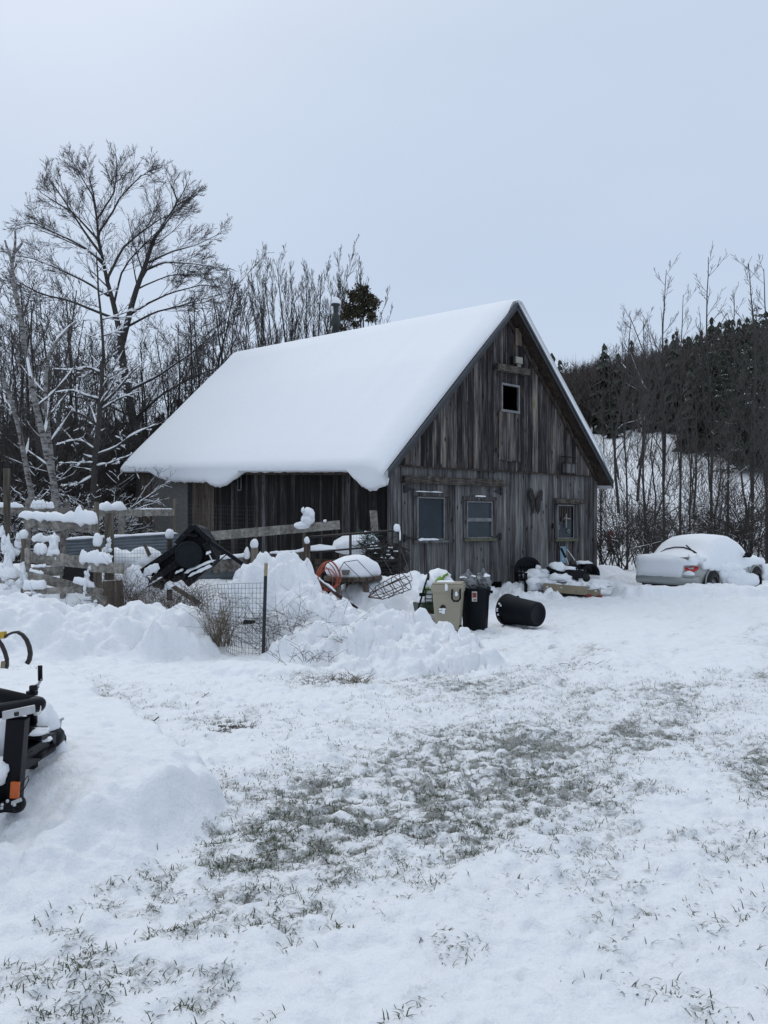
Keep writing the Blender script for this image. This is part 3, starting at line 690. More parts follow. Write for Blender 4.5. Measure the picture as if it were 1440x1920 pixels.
# --- reusable bare trees, poles and shrubs (copies share meshes)
def proto_pole(seed, H=12., r=.065):
    g_ = Grow(seed, n=(20, 5, 3, 2), ln=(.16, .45, .5, .5), ang=(42, 35, 35, 35), up=(.4, .35, .2, .1), wig=.05, minr=.007, depth=3, t0=(.28, .2, .2, .1))
    q = random.Random(seed)
    g_.add([(0, 0, 0), (q.uniform(-.15, .15), q.uniform(-.1, .1), H*.4), (q.uniform(-.3, .3), 0, H*.75), (q.uniform(-.3, .3), q.uniform(-.2, .2), H)], r, .012, 0, 1, 14)
    for k in range(2): g_.add([(0, 0, H*.25), (q.uniform(-.5, .5), q.uniform(-.4, .4), H*.5), (q.uniform(-1, 1), q.uniform(-.8, .8), H*.8)], r*.45, .010, 0, .6, 9)
    return g_
def proto_bare(seed, H=9., r=.075):
    g_ = Grow(seed, n=(13, 8, 5, 3), ln=(.36, .45, .5, .5), ang=(40, 40, 40, 40), up=(.25, .2, .15, .1), wig=.10, rr=.45, minr=.0065, depth=3, t0=(.22, .15, .15, .1))
    q = random.Random(seed)
    g_.add([(0, 0, 0), (q.uniform(-.3, .3), q.uniform(-.2, .2), H*.35), (q.uniform(-.6, .6), q.uniform(-.4, .4), H*.7), (q.uniform(-.8, .8), 0, H)], r, .015, 0, 1, 12)
    a = q.uniform(0, 6.28)
    g_.add([(0, 0, H*.18), (math.cos(a)*H*.12, math.sin(a)*H*.1, H*.5), (math.cos(a)*H*.2, math.sin(a)*H*.15, H*.9)], r*.6, .012, 0, .8, 10)
    return g_
def proto_shrub(seed, H=3., stems=9):
    g_ = Grow(seed, n=(8, 6, 4, 2), ln=(.42, .5, .5, .5), ang=(42, 45, 45, 45), up=(.0, .05, .05, .05), wig=.16, minr=.005, depth=3, rr=.45, t0=(.15, .1, .1, .1))
    q = random.Random(seed)
    for k in range(stems):
        a = q.uniform(0, 6.28); e = q.uniform(.3, 1.); h = H*q.uniform(.55, 1.)
        g_.add([(q.gauss(0, .15), q.gauss(0, .15), 0), (math.cos(a)*e*h*.3, math.sin(a)*e*h*.3, h*.55), (math.cos(a)*e*h*.85, math.sin(a)*e*h*.85, h*q.uniform(.6, 1))], .022, .007, 0, 1, 8)
    return g_
def spread(protos, spots, name, cat, group, labels, **kw):
    """first use moves the prototype, later uses copy it"""
    used = {}; out = []
    for i, (px, Y, sc, k) in enumerate(spots):
        lab = labels[i] if isinstance(labels, (list, tuple)) else labels
        if k not in used:
            used[k] = o = protos[k].build(name, lab, cat, group, (0, 0, 0), **kw)
        else: o = copy_tree(used[k])
        x = (px-CX)/F*Y; o.location = (x, Y, gz(x, Y)-.1); o.rotation_euler = (0, 0, (i*2.4) % 6.28); o.scale = (sc, sc, sc)
        o['label'] = lab; out.append(o)
    return out
# right side: tall poles with their tips against the sky.  (px, Y, top py)
def sc_top(px, Y, top, H):
    x = (px-CX)/F*Y; return (CZ+(HY-top)/F*Y-gz(x, Y)+.1)/H
pp = {k: proto_pole(100+k) for k in range(4)}
spec = [(1128, 31, 770, 0, 'slender dark trunk standing alone just right of the barn corner'), (1176, 33, 640, 1, 'bare pole tree second from the barn corner, left of the car'),
        (1245, 38, 508, 2, 'tall whip-like tree whose tip stands clear above the hill, over the car trunk lid'), (1275, 42, 552, 3, 'shorter whip-like tree close to the right of the tall one above the car'),
        (1331, 36, 484, 0, 'tallest pole tree of the right bank, above the middle of the car'), (1365, 40, 545, 1, 'thin pole tree between the tallest one and the right edge'),
        (1409, 34, 492, 2, 'broad-topped pole tree over the front wheel of the car'), (1438, 37, 505, 3, 'pole tree cut by the right edge of the photo'), (1292, 36, 700, 1, 'low pole tree in front of the hill meadow'),
        (1212, 34, 600, 3, 'pole tree behind the trunk of the car with a forked top')]
spread(pp, [(a, b, sc_top(a, b, c, 12.), k) for a, b, c, k, _ in spec], 'pole_tree', 'tree', 'young pole trees on the right bank', [s[4] for s in spec], snow=dict(levs=(1, 2), prob=.10, th=.012, minr=.0071, slope=.6))
bt = {k: proto_bare(200+k) for k in range(5)}
spec = [(1160, 48, 600, 0, 'spreading bare tree beside the right roof slope, forked crown against the sky'), (1195, 52, 588, 1, 'round-crowned bare tree just above the forest skyline'), (1395, 33, 740, 2, 'twisted bare tree behind the roof of the car'),
        (1345, 31, 800, 3, 'leaning dark tree right behind the snowy car roof'), (1440, 30, 720, 4, 'dark many-limbed tree at the right edge behind the car bonnet'), (1225, 40, 760, 2, 'bare tree with pale bent branch on the meadow edge'), (1300, 46, 690, 4, 'bare tree on the meadow in front of the dark evergreens')]
spread(bt, [(a, b, sc_top(a, b, c, 9.), k) for a, b, c, k, _ in spec], 'bare_tree', 'tree', 'bare trees on the right bank', [s[4] for s in spec], snow=dict(levs=(1, 2), prob=.2, th=.014, minr=.0066))
sh = {k: proto_shrub(300+k) for k in range(4)}
rr_ = random.Random(4)
spots = [(1140+i*33+rr_.uniform(-8, 8), rr_.uniform(28.5, 35), rr_.uniform(.8, 1.6), i % 4) for i in range(10)]
spread(sh, spots, 'shrub', 'shrub', 'snow-dusted brush behind the car', 'leafless shrub of arching snow-dusted stems in the thicket between the car and the meadow', twig='brush', snow=dict(levs=(0, 1, 2), prob=.3, th=.012, minr=.006, slope=.75))
# left woods
spots = [(-30+i*14.5+rr_.uniform(-12, 12), rr_.uniform(30, 44) if i < 16 else rr_.uniform(39, 46), 1., i % 5) for i in range(34)]
tops = []
for px, Y, s_, k in spots:
    tops.append((px, Y, sc_top(px, Y, rr_.uniform(530, 700) if px < 150 or px > 330 else rr_.uniform(600, 760), 9.), k))
bt2 = {k: proto_bare(250+k) for k in range(5)}
spread(bt2, tops, 'bare_tree', 'tree', 'bare trees of the woods behind the fence', 'thin bare tree in the tangled woods behind the fence, left of the barn', snow=dict(levs=(0, 1, 2), prob=.35, th=.024, minr=.007))
sh2 = {k: proto_shrub(330+k, 3.4, 12) for k in range(4)}
spots = [(-40+i*12.5+rr_.uniform(-9, 9), rr_.uniform(25.5, 34), rr_.uniform(.85, 1.4), i % 4) for i in range(22)]
spread(sh2, spots, 'shrub', 'shrub', 'snow-laden brush behind the fence', 'snow-laden leafless shrub in the dark brush between the fence and the birches', twig='brush', snow=dict(levs=(0, 1, 2), prob=.5, th=.022, minr=.005, slope=.8))
# far woods as masses
def forest(name, label, spots, kinds, mats, seed):
    rg = np.random.default_rng(seed)
    for kind, mat in mats.items():
        V = []; n0 = 0
        for (x, y, h, kd) in spots:
            if kd != kind: continue
            z = gz(x, y)-.3
            if kind == 'c':
                nl = 10; tri = []
                for i in range(nl):
                    t = i/nl; rad = h*.21*(1-t)**.8*rg.uniform(.7, 1.2)+.15; zz = h*(.08+.9*t)
                    m = 9
                    th = rg.uniform(0, 6.28)+np.arange(m)*6.283/m+rg.normal(0, .15, m); rr = rad*rg.uniform(.6, 1.25, m)
                    tip = np.stack([np.cos(th)*rr, np.sin(th)*rr, np.full(m, zz-.10*h*(1-t)+0.)+rg.normal(0, .15, m)], -1)
                    w = rr[:, None]*.42; sd = np.stack([-np.sin(th), np.cos(th), np.zeros(m)], -1)*w
                    mid = tip*np.array([.45, .45, 1])+np.array([0, 0, .05*h])
                    a = np.zeros((m, 3)); a[:, 2] = zz+h*.09
                    tri.append(np.stack([a, mid-sd, mid+sd], 1)); tri.append(np.stack([mid-sd, tip, mid+sd], 1))
                T = np.concatenate(tri)
            else:
                m = 46; t = rg.uniform(.25, 1., m); th = rg.uniform(0, 6.28, m); L = h*.34*(1.15-t)*rg.uniform(.6, 1.2, m)
                a = np.stack([rg.normal(0, .1, m), rg.normal(0, .1, m), t*h*.85], -1)
                e = a+np.stack([np.cos(th)*L*.8, np.sin(th)*L*.8, L*rg.uniform(.5, 1.2, m)], -1)
                sd = rg.normal(size=(m, 3)); sd *= .055/np.linalg.norm(sd, axis=1, keepdims=True)
                T = np.stack([a-sd, a+sd, e], 1)
                m2 = 90; ix = rg.integers(0, m, m2); f = rg.uniform(.3, 1, (m2, 1)); p = a[ix]*(1-f)+e[ix]*f
                e2 = p+rg.normal(size=(m2, 3))*h*.05+np.array([0, 0, h*.05]); sd = rg.normal(size=(m2, 3)); sd *= .032/np.linalg.norm(sd, axis=1, keepdims=True)
                T = np.concatenate([T, np.stack([p-sd, p+sd, e2], 1), np.array([[[-.14, 0, 0], [.14, 0, 0], [0, 0, h]], [[0, -.14, 0], [0, .14, 0], [0, 0, h]]])])
            V.append(T+np.array([x, y, z]))
        if not V: continue
        V = np.concatenate(V).reshape(-1, 3)
        me = np_mesh(kinds[kind], V, np.arange(len(V)).reshape(-1, 3), mat)
        o = obj(kinds[kind], me); tag(o, label[kind], 'woods', None, 'stuff')
spots = []
for i in range(1900):
    Y = rr_.uniform(93, 232); px = rr_.uniform(990, 1500); x = (px-CX)/F*Y
    con = vn(x*.03, Y*.03, 3)+.2*(px < 1140)+rr_.uniform(-.2, .2) > .56 and Y < 150
    spots.append((x, Y, rr_.uniform(6, 12) if con else rr_.uniform(6, 10.5), 'c' if con else 'b'))
for i in range(60):
    Y = rr_.uniform(72, 96); px = rr_.uniform(1290, 1480); x = (px-CX)/F*Y
    spots.append((x, Y, rr_.uniform(5, 9.5), 'c'))
for i in range(40):
    Y = rr_.uniform(84, 97); px = rr_.uniform(1100, 1400); x = (px-CX)/F*Y
    spots.append((x, Y, rr_.uniform(6, 11), 'c' if rr_.random() < .4 else 'b'))
for i in range(700):
    Y = rr_.uniform(46, 120); px = rr_.uniform(-120, 760); x = (px-CX)/F*Y
    spots.append((x, Y, rr_.uniform(3.5, 8.5), 'c' if rr_.random() < .22 else 'b'))
forest('forest', {'c': 'dark mass of evergreens on the far hillside', 'b': 'grey-brown mass of leafless trees covering the far hill'}, spots, {'c': 'evergreen_woods', 'b': 'leafless_woods'}, {'c': 'conifer', 'b': 'farwood'}, 3)
# undergrowth mass in the left woods: too many twigs to count
V = []; rg = np.random.default_rng(19); n = 6500
Yt = rg.uniform(36, 84, n); pxt = rg.uniform(1110, 1490, n)+0*Yt; kk = vn(pxt*.03, Yt*.25, 5) > .42; Yt = Yt[kk]; pxt = pxt[kk]; n = len(Yt); xt = (pxt-CX)/F*Yt; zt = heights(xt, Yt, False)
a = np.stack([xt, Yt, zt-.05+rg.uniform(0, .9, n)], -1); e = a+np.stack([rg.normal(0, .5, n), rg.normal(0, .5, n), rg.uniform(.4, 1.9, n)], -1)
sd = rg.normal(size=(n, 3)); sd *= .019/np.linalg.norm(sd, axis=1, keepdims=True)
T = np.stack([a-sd, a+sd, e], 1).reshape(-1, 3)
tag(obj('meadow_brush', np_mesh('meadow_brush', T, np.arange(len(T)).reshape(-1, 3), 'brush')), 'thin leafless brush dotting the snowy meadow', 'brush', None, 'stuff')
V = []; rg = np.random.default_rng(9); n = 26000
Yt = rg.uniform(31, 47, n); pxt = rg.uniform(-60, 500, n); Yt = np.where(pxt > 225, np.maximum(Yt, rg.uniform(38, 47, n)), Yt); xt = (pxt-CX)/F*Yt; zt = heights(xt, Yt, False)
hh = rg.uniform(.1, 3.8, n)*(1-.35*ss(pxt, 260, 480)); a = np.stack([xt, Yt, zt+hh], -1); e = a+np.stack([rg.normal(0, .5, n), rg.normal(0, .4, n), rg.normal(.35, .5, n)], -1)
sd = rg.normal(size=(n, 3)); sd *= .016/np.linalg.norm(sd, axis=1, keepdims=True)
T = np.stack([a-sd, a+sd, e], 1).reshape(-1, 3)
tag(obj('undergrowth', np_mesh('undergrowth', T, np.arange(len(T)).reshape(-1, 3), 'brush')), 'dark tangle of twigs filling the woods floor at left', 'undergrowth', None, 'stuff')
n = 1500
Yt = rg.uniform(27, 36, n); pxt = rg.uniform(1120, 1480, n); xt = (pxt-CX)/F*Yt; zt = heights(xt, Yt, False)
hh = rg.uniform(.1, 2.6, n)**1.0; a = np.stack([xt, Yt, zt+hh], -1); e = a+np.stack([rg.normal(0, .5, n), rg.normal(0, .4, n), rg.normal(.3, .45, n)], -1)
sd = rg.normal(size=(n, 3)); sd *= .010/np.linalg.norm(sd, axis=1, keepdims=True)
T = np.stack([a-sd, a+sd, e], 1).reshape(-1, 3)
tag(obj('undergrowth', np_mesh('undergrowth', T, np.arange(len(T)).reshape(-1, 3), 'brush')), 'fine tangle of twigs behind the car', 'undergrowth', None, 'stuff')
# evergreens standing out on the right slope
def conifer(px, Y, top, label, seed, w=.25):
    x = (px-CX)/F*Y; z = gz(x, Y)-.2; H = CZ+(HY-top)/F*Y-z; rgc = np.random.default_rng(seed)
    rt = empty('evergreen_tree', label, 'tree', (x, Y, z), 0, 'evergreens on the right slope')
    m = MB(); m.tube([(0, 0, 0), (0, 0, H*.97)], [.16, .02], 6); m.build('trunk', 'bark', rt)
    cl = []
    for i in range(26):
        t = i/26; nb = 7
        for b in range(nb):
            if rgc.random() < .18: continue
            th = rgc.uniform(0, 6.28); r = H*w*(1-t)**.85*rgc.uniform(.4, 1.1)+.1
            for f in (.45, .85): cl.append(((math.cos(th)*r*f, math.sin(th)*r*f, H*(.1+.88*t)-.25*r*f), (r*.32+.08, r*.32+.08, .14+.05*r)))
    v, q = leafcloud(cl, 11000, .21, rgc, .25, .5); obj('crown', np_mesh('crown', v, q, 'conifer'), rt)
    sn = [((c[0][0], c[0][1], c[0][2]+c[1][2]*.8), (c[1][0]*.7, c[1][1]*.7, .06)) for c in cl if rgc.random() < .12]
    v, q = leafcloud(sn, 260, .15, rgc, 0., .15); tag(obj('snow', np_mesh('snow', v, q, 'snow'), rt), kind='stuff')
for i, (px, Y, top, lab) in enumerate([(1418, 62, 562, 'tallest dark evergreen near the right edge, its crown above the slope'), (1362, 74, 590, 'dark evergreen left of the tallest one on the right slope'), (1330, 78, 608, 'evergreen third from the right edge on the slope'),
                                       (1388, 66, 640, 'squat evergreen in front of the tallest one on the right slope'), (1440, 60, 600, 'evergreen cut off by the right edge of the photo'), (1305, 84, 640, 'narrow evergreen at the left end of the slope row'), (1345, 70, 700, 'low evergreen at the top edge of the snowy meadow')]):
    conifer(px, Y, top, lab, 40+i)

# ------------------------------------------------------------------ the barn
PX, PY_ = .095, 20.0
ANG = math.atan2(6.0, 6.88); U = Vector((math.cos(ANG), math.sin(ANG), 0)); Vv = Vector((-math.sin(ANG), math.cos(ANG), 0)); P1 = Vector((PX, PY_, 0))
W, LN = 9.13, 15.0
barn = empty('barn', 'weathered grey plank barn with a steep roof under thick snow', 'barn', P1, ANG)
def wg(px, py, b=0.):          # photo pixel -> (a, z) on the gable plane
    d = Vector(((px-CX)/F, 1, (HY-py)/F)); t = (P1.dot(Vv)+b)/(d.dot(Vv)); q = d*t-P1
    return q.dot(U), CZ+d.z*t
def wsd(px, py, a=0.):         # photo pixel -> (b, z) on the long side wall
    d = Vector(((px-CX)/F, 1, (HY-py)/F)); t = (P1.dot(U)+a)/(d.dot(U)); q = d*t-P1
    return q.dot(Vv), CZ+d.z*t
EL, ER, PK = (-.35, 3.03), (W+.35, 3.09), (W/2, 8.05)
def shear(b): return .05*(b+.4)
def roofz(a, b=-.4):
    if a < PK[0]: z = EL[1]+(a-EL[0])/(PK[0]-EL[0])*(PK[1]-EL[1])
    else: z = ER[1]+(a-ER[0])/(PK[0]-ER[0])*(PK[1]-ER[1])
    return z+shear(b)
q = random.Random(3)
def edges(a0, a1, w0, w1, extra=()):
    e = [a0]
    while e[-1] < a1-w0: e.append(e[-1]+q.uniform(w0, w1))
    e[-1] = a1; e = sorted(set(e+[x for x in extra if a0 < x < a1]))
    return [x for i, x in enumerate(e) if i == 0 or x-e[i-1] > .02 or x in extra]
def boards(mb, es, zb, zt, holes, place, th=.025, tone=(.0, 1.)):
    for i in range(len(es)-1):
        l, r = es[i]+.003, es[i+1]-q.uniform(.003, .008); c = (l+r)/2; off = q.uniform(-.007, .007); tn = q.uniform(*tone)
        iv = [(zb(c)+q.uniform(-.03, .02), None)]
        segs = []; lo = iv[0][0]
        for (h0, h1, hz0, hz1) in sorted(holes, key=lambda h: h[2]):
            if h0-.01 < c < h1+.01:
                if hz0 > lo: segs.append((lo, hz0))
                lo = hz1
        segs.append((lo, None))
        for s0, s1 in segs:
            tl, trr = (s1, s1) if s1 is not None else (zt(l), zt(r))
            if min(tl, trr) <= s0: continue
            mb.hexa([place(l, s0, off), place(r, s0, off), place(r, s0, off+th), place(l, s0, off+th), place(l, tl, off), place(r, trr, off), place(r, trr, off+th), place(l, tl, off+th)], tn)
gp = lambda a, z, o: Vector((a, o, z))
# gable: openings
hat = [*wg(938, 722), *wg(968, 772)]; hole_h = (hat[0], hat[2], hat[3], hat[1])
wA0, wA1 = wg(780, 931), wg(832, 1012); wB0, wB1 = wg(873, 939), wg(921, 1009); pd0, pd1 = wg(1043, 946), wg(1074, 1010)
hA = (wA0[0], wA1[0], wA1[1], wA0[1]); hB = (wB0[0], wB1[0], wB1[1], wB0[1]); hP = (pd0[0], pd1[0], pd1[1], pd0[1])
beltL, beltR = wg(752, 873)[1], wg(1116, 893)[1]
belt = lambda a: beltL+(beltR-beltL)*a/W
dl0 = wg(752, 900)[0]; dl1 = wg(941, 900)[0]; dm = wg(853, 950)[0]; dtop = wg(850, 908)[1]
pl0, pl1, ptop = wg(1039, 945)[0], wg(1086, 945)[0], wg(1060, 941)[1]
door_zone = (dl0, dl1, -1., dtop); pdoor_zone = (pl0, pl1, -1., ptop)
mb = MB(); es = edges(0., W, .13, .24, (dl0, dl1, pl0, pl1))
boards(mb, es, lambda a: -.5, lambda a: belt(a)+.05, [door_zone, pdoor_zone], gp, tone=(.15, .85))
mb.build('lower_gable_wall', 'wood', barn)
hz0 = wg(924, 863); hz1 = wg(971, 700)
mb = MB(); es = edges(0., W, .14, .27, (hole_h[0], hole_h[1], hz0[0], hz1[0], PK[0]))
boards(mb, es, lambda a: belt(a), lambda a: roofz(a)-.17, [hole_h], lambda a, z, o: Vector((a, o-.045, z)), tone=(.0, .9))
mb.build('upper_gable_wall', 'wood_upper', barn)
mb = MB()      # loft hatch: framing strips round the opening and the boards under it
hx0, hx1 = hole_h[0], hole_h[1]
for (a0, z0, a1, z1_) in ((hx0-.05, hole_h[3], hx1+.05, hole_h[3]+.06), (hx0-.06, hole_h[2]-.07, hx1+.06, hole_h[2]), (hx0-.05, hole_h[2], hx0, hole_h[3]), (hx1, hole_h[2], hx1+.05, hole_h[3])):
    mb.box(((a0+a1)/2, -.075, (z0+z1_)/2), (a1-a0, .05, z1_-z0))
hatch = mb.build('loft_hatch', 'frame', barn)
mb = MB(); es = edges(hx0-.14, hx1+.10, .16, .24)
boards(mb, es, lambda a: hz0[1]+.02, lambda a: hole_h[2]-.08, [], lambda a, z, o: Vector((a, o-.085, z)), tone=(.45, .75))
mb.build('hatch_board', 'wood_upper', hatch)
mb = MB(); a0, zz = wg(940, 706); mb.box((a0-.22, -.10, zz), (.14, .02, .05)); a0, zz = wg(927, 845); mb.box((a0, -.11, zz), (.10, .03, .12)); mb.build('hinge', 'iron', hatch)
mb = MB(); a0, zz = wg(922, 689); a1, z1_ = wg(983, 699); mb.bar((a0, -.16, zz), (a1, -.16, z1_-.02), .16, .2); mb.build('hatch_beam', 'beam', barn, bevel=.02)
# light box under the peak
a0, zz = wg(963, 677)
lt = empty('floodlight', 'pale square lamp box mounted under the gable peak, above the loft hatch', 'lamp', barn.matrix_world @ Vector((0, 0, 0)), ANG)
lt.location = P1+U*a0+Vv*(-.1)+Vector((0, 0, zz))
mb = MB(); mb.box((.03, -.02, .0), (.30, .16, .19)); mb.box((.10, -.01, -.13), (.16, .05, .14)); mb.build('lamp_box', simple('lamp_cream', (.26, .25, .21), .6), lt, bevel=.01)
mb = MB(); mb.box((-.17, .0, -.01), (.07, .12, .22)); mb.box((.0, .05, .0), (.3, .06, .12)); mb.build('bracket', 'iron', lt)
# knots and rot near the peak: a plank patch
mb = MB(); a0, zz = wg(968, 633); mb.box((a0, -.075, zz), (.26, .03, .5), tone=.9); mb.build('patch_board', 'wood_brown', barn)
# belt flashing
mb = MB(); mb.bar((.05, -.055, belt(0)-.015), (W-.05, -.055, belt(W)-.015), .06, .035); mb.build('belt_strip', 'soffit', barn)
# corner boards
mb = MB(); mb.box((.07, -.03, 1.3), (.16, .03, 3.6), tone=.3); mb.build('corner_board', 'wood', barn); mb = MB(); mb.box((W-.08, -.03, 1.3), (.18, .03, 3.6), tone=.35); mb.build('corner_board', 'wood', barn)
# double barn door
mb = MB(); a0, zz = wg(752, 899); a1, z1_ = wg(942, 907); mb.bar((a0, -.10, zz), (a1, -.10, z1_), .14, .2, jag=.0); mb.build('door_lintel', 'beam', barn, bevel=.015)
def leaf(x0, x1, hole, label, tone):
    m = MB(); boards(m, edges(x0+.012, x1-.012, .15, .25, (hole[0], hole[1])), lambda a: .02, lambda a: dtop-.02, [hole], lambda a, z, o: Vector((a, o-.012, z)), tone=tone)
    o = m.build('barn_door', 'wood', barn); o['label'] = label
    return o
def window(door, hole, mid, top_beam=True, glass='glass', moss=False):
    x0, x1, z0, z1_ = hole; m = MB(); f = .04
    m.box(((x0+x1)/2, -.03, z1_-f/2), (x1-x0, .05, f)); m.box(((x0+x1)/2, -.03, z0+f/2), (x1-x0, .05, f))
    m.box((x0+f/2, -.03, (z0+z1_)/2), (f, .05, z1_-z0-2*f)); m.box((x1-f/2, -.03, (z0+z1_)/2), (f, .05, z1_-z0-2*f))
    if mid: m.box(((x0+x1)/2, -.028, (z0+z1_)/2), (x1-x0-2*f, .045, .10))
    w = m.build('window', 'frame', door)
    m = MB()
    zs = [(z0+f, (z0+z1_)/2-.05), ((z0+z1_)/2+.05, z1_-f)] if mid else [(z0+f, z1_-f)]
    for a_, b_ in zs: m.add([(x0+f, -.01, a_), (x1-f, -.01, a_), (x1-f, -.01, b_), (x0+f, -.01, b_)], [(0, 1, 2, 3)])
    m.build('pane', glass, w)
    m = MB(); m.box(((x0+x1)/2, -.055, z1_+.07), (x1-x0+.32, .06, .11)); m.box((x0-.07, -.045, (z0+z1_)/2), (.12, .035, z1_-z0-.02)); m.box((x1+.07, -.045, (z0+z1_)/2), (.12, .035, z1_-z0-.02)); m.t = [.15]*len(m.t); m.build('casing', 'wood', w)
    m = MB(); m.box(((x0+x1)/2, -.07, z0-.04), (x1-x0+.3, .1, .07)); m.build('sill', 'sill' if moss else 'wood', w)
    return w
d1 = leaf(dl0, dm, hA, 'left door leaf with one large single-pane window', (.2, .75)); d2 = leaf(dm, dl1, hB, 'right door leaf with a two-pane window', (.35, .9))
w1 = window(d1, hA, False); w2 = window(d2, hB, True, glass='glass2', moss=True)
mb = MB(); mb.snowbar((hA[0]-.02, -.1, hA[2]), (hA[0]+.75, -.1, hA[2]), .08, .05, 3); mb.snowbar((hA[0]-.1, -.07, hA[3]+.125), (hA[1]-.1, -.07, hA[3]+.125), .06, .025, 5); mb.build('snow', 'lump_snow', w1, True)
mb = MB(); mb.snowbar((hB[0]+.3, -.08, hB[3]+.125), (hB[0]+.75, -.08, hB[3]+.125), .06, .035, 8); mb.build('snow', 'lump_snow', w2, True)
def hinge(door, px, py, dx):
    a_, z_ = wg(px, py); m = MB(); m.box((a_, -.05, z_), (.07, .03, .20)); m.add([(a_, -.055, z_+.06), (a_, -.055, z_-.06), (a_+dx, -.055, z_)], [(0, 1, 2)]); m.bar((a_, -.05, z_), (a_+dx, -.05, z_), .02, .04); m.build('hinge', 'iron', door)
hinge(d1, 757, 917, .35); hinge(d1, 757, 1009, .35); hinge(d2, 938, 922, -.3); hinge(d2, 936, 1006, -.4)
# side door
mb = MB(); boards(mb, edges(pl0+.02, pl1-.02, .14, .24, (hP[0], hP[1])), lambda a: .05, lambda a: ptop-.03, [hP], lambda a, z, o: Vector((a, o+.0, z)), tone=(.1, .7))
pdr = mb.build('side_door', 'wood', barn)
w3 = window(pdr, hP, False, moss=True)
mb = MB(); a0, zz = wg(1037, 939); a1, z1_ = wg(1091, 941); mb.bar((a0, -.09, zz), (a1, -.09, z1_), .1, .15); mb.build('door_lintel', 'beam', barn, bevel=.01)
mb = MB(); mb.box(((pl0+pl1)/2+.3, -.03, 1.2), (.07, .03, 2.2)); mb.build('door_trim', 'wood_dark', pdr)
mb = MB(); a0, zz = wg(1035, 986); mb.box((a0, -.06, zz), (.07, .05, .16)); mb.build('latch', 'iron', pdr)
mb = MB()
for k in range(5):
    a0 = hP[0]+.12+k*.13; mb.tube([(a0, -.05, hP[3]-.05), (a0, -.05, hP[3]-.05-q.uniform(.3, .55))], .028, 5)
for s_ in (-.22, .2): mb.tube([((hP[0]+hP[1])/2+s_, -.05, hP[3]-.46), ((hP[0]+hP[1])/2, -.05, hP[3]-.46)], .02, 5)
deco = mb.build('hanging_ornament', 'stem', w3)
mb = MB(); mb.tube([((hP[0]+hP[1])/2, -.06, hP[3]-.28), ((hP[0]+hP[1])/2, -.06, hP[3]-.72)], .022, 6); mb.tube([((hP[0]+hP[1])/2-.1, -.06, hP[3]-.42), ((hP[0]+hP[1])/2+.22, -.06, hP[3]-.44)], .02, 6)
for (px, py) in ((1045, 989), (1064, 996)):
    a0, zz = wg(px, py); mb.tube([(a0+.055*math.cos(t*.7), -.05, zz+.055*math.sin(t*.7)) for t in range(10)], .012, 4)
mb.build('sun_catcher', 'dull_white', w3)
a0, zz = wg(1054, 1040)
pst = empty('poster', 'pale blue poster pinned to the side door below its window', 'poster', P1+U*a0+Vv*(-.035)+Vector((0, 0, zz)), ANG)
mb = MB(); mb.box((0, 0, 0), (.30, .006, .52)); mb.build('sheet', 'bluepaper', pst)
mb = MB()
for k in range(7): mb.lump((q.uniform(-.1, .1), -.004, q.uniform(-.2, .2)), (q.uniform(.02, .05), .003, q.uniform(.03, .07)), k, 8)
mb.build('picture', simple('poster_ink', (.45, .52, .55), .7), pst)
# other walls: long side, far gable, right side
mb = MB()
sb = [wsd(262, 900)[0], wsd(285, 900)[0], wsd(351, 900)[0], wsd(362, 900)[0], wsd(402, 900)[0]]      # far end ... plywood ... brown boards
spl = lambda b, z, o: Vector((-o, b, z))
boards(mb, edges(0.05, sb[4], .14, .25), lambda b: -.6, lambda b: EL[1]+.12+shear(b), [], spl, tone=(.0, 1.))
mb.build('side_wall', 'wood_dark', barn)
mb = MB(); boards(mb, edges(sb[4], sb[3], .3, .6), lambda b: -.2, lambda b: EL[1]+.12+shear(b), [], spl, tone=(.4, .9)); mb.build('brown_boards', 'wood_brown', barn); mb = MB(); boards(mb, edges(sb[1], sb[0], .25, .4), lambda b: -.2, lambda b: EL[1]+.12+shear(b), [], spl, tone=(.5, 1.)); mb.build('brown_boards', 'wood_brown', barn)
mb = MB(); mb.box((.02, (sb[1]+sb[2])/2, 2.), (.03, sb[1]-sb[2], 3.6)); mb.build('plywood_panel', 'plywood', barn)
mb = MB(); mb.box((.05, (sb[2]+sb[3])/2, 2.), (.03, sb[3]-sb[2] if sb[3] > sb[2] else sb[2]-sb[3], 3.8)); mb.build('gap_board', 'dark', barn)
mb = MB(); b0, zz = wsd(497, 940); mb.box((-.04, b0, 2.0), (.03, .18, 2.6), tone=.25); b0, zz = wsd(655, 940); mb.box((-.04, b0, 1.9), (.03, .18, 2.4), tone=.2); mb.build('batten', 'wood', barn)
mb = MB()
mb.hexa([(W-.05, 0, -.6), (W, 0, -.6), (W, LN, -.6), (W-.05, LN, -.6), (W-.05, 0, ER[1]), (W, 0, ER[1]), (W, LN, ER[1]+.75), (W-.05, LN, ER[1]+.75)])
mb.build('rear_side_wall', 'wood', barn)
mb = MB(); mb.prism([(0.02, LN, -.6), (W-.02, LN, -.6), (W-.02, LN, ER[1]+.7), (PK[0], LN, PK[1]+.6), (.02, LN, EL[1]+.9)], (0, -.05, 0)); mb.build('far_gable_wall', 'wood', barn)
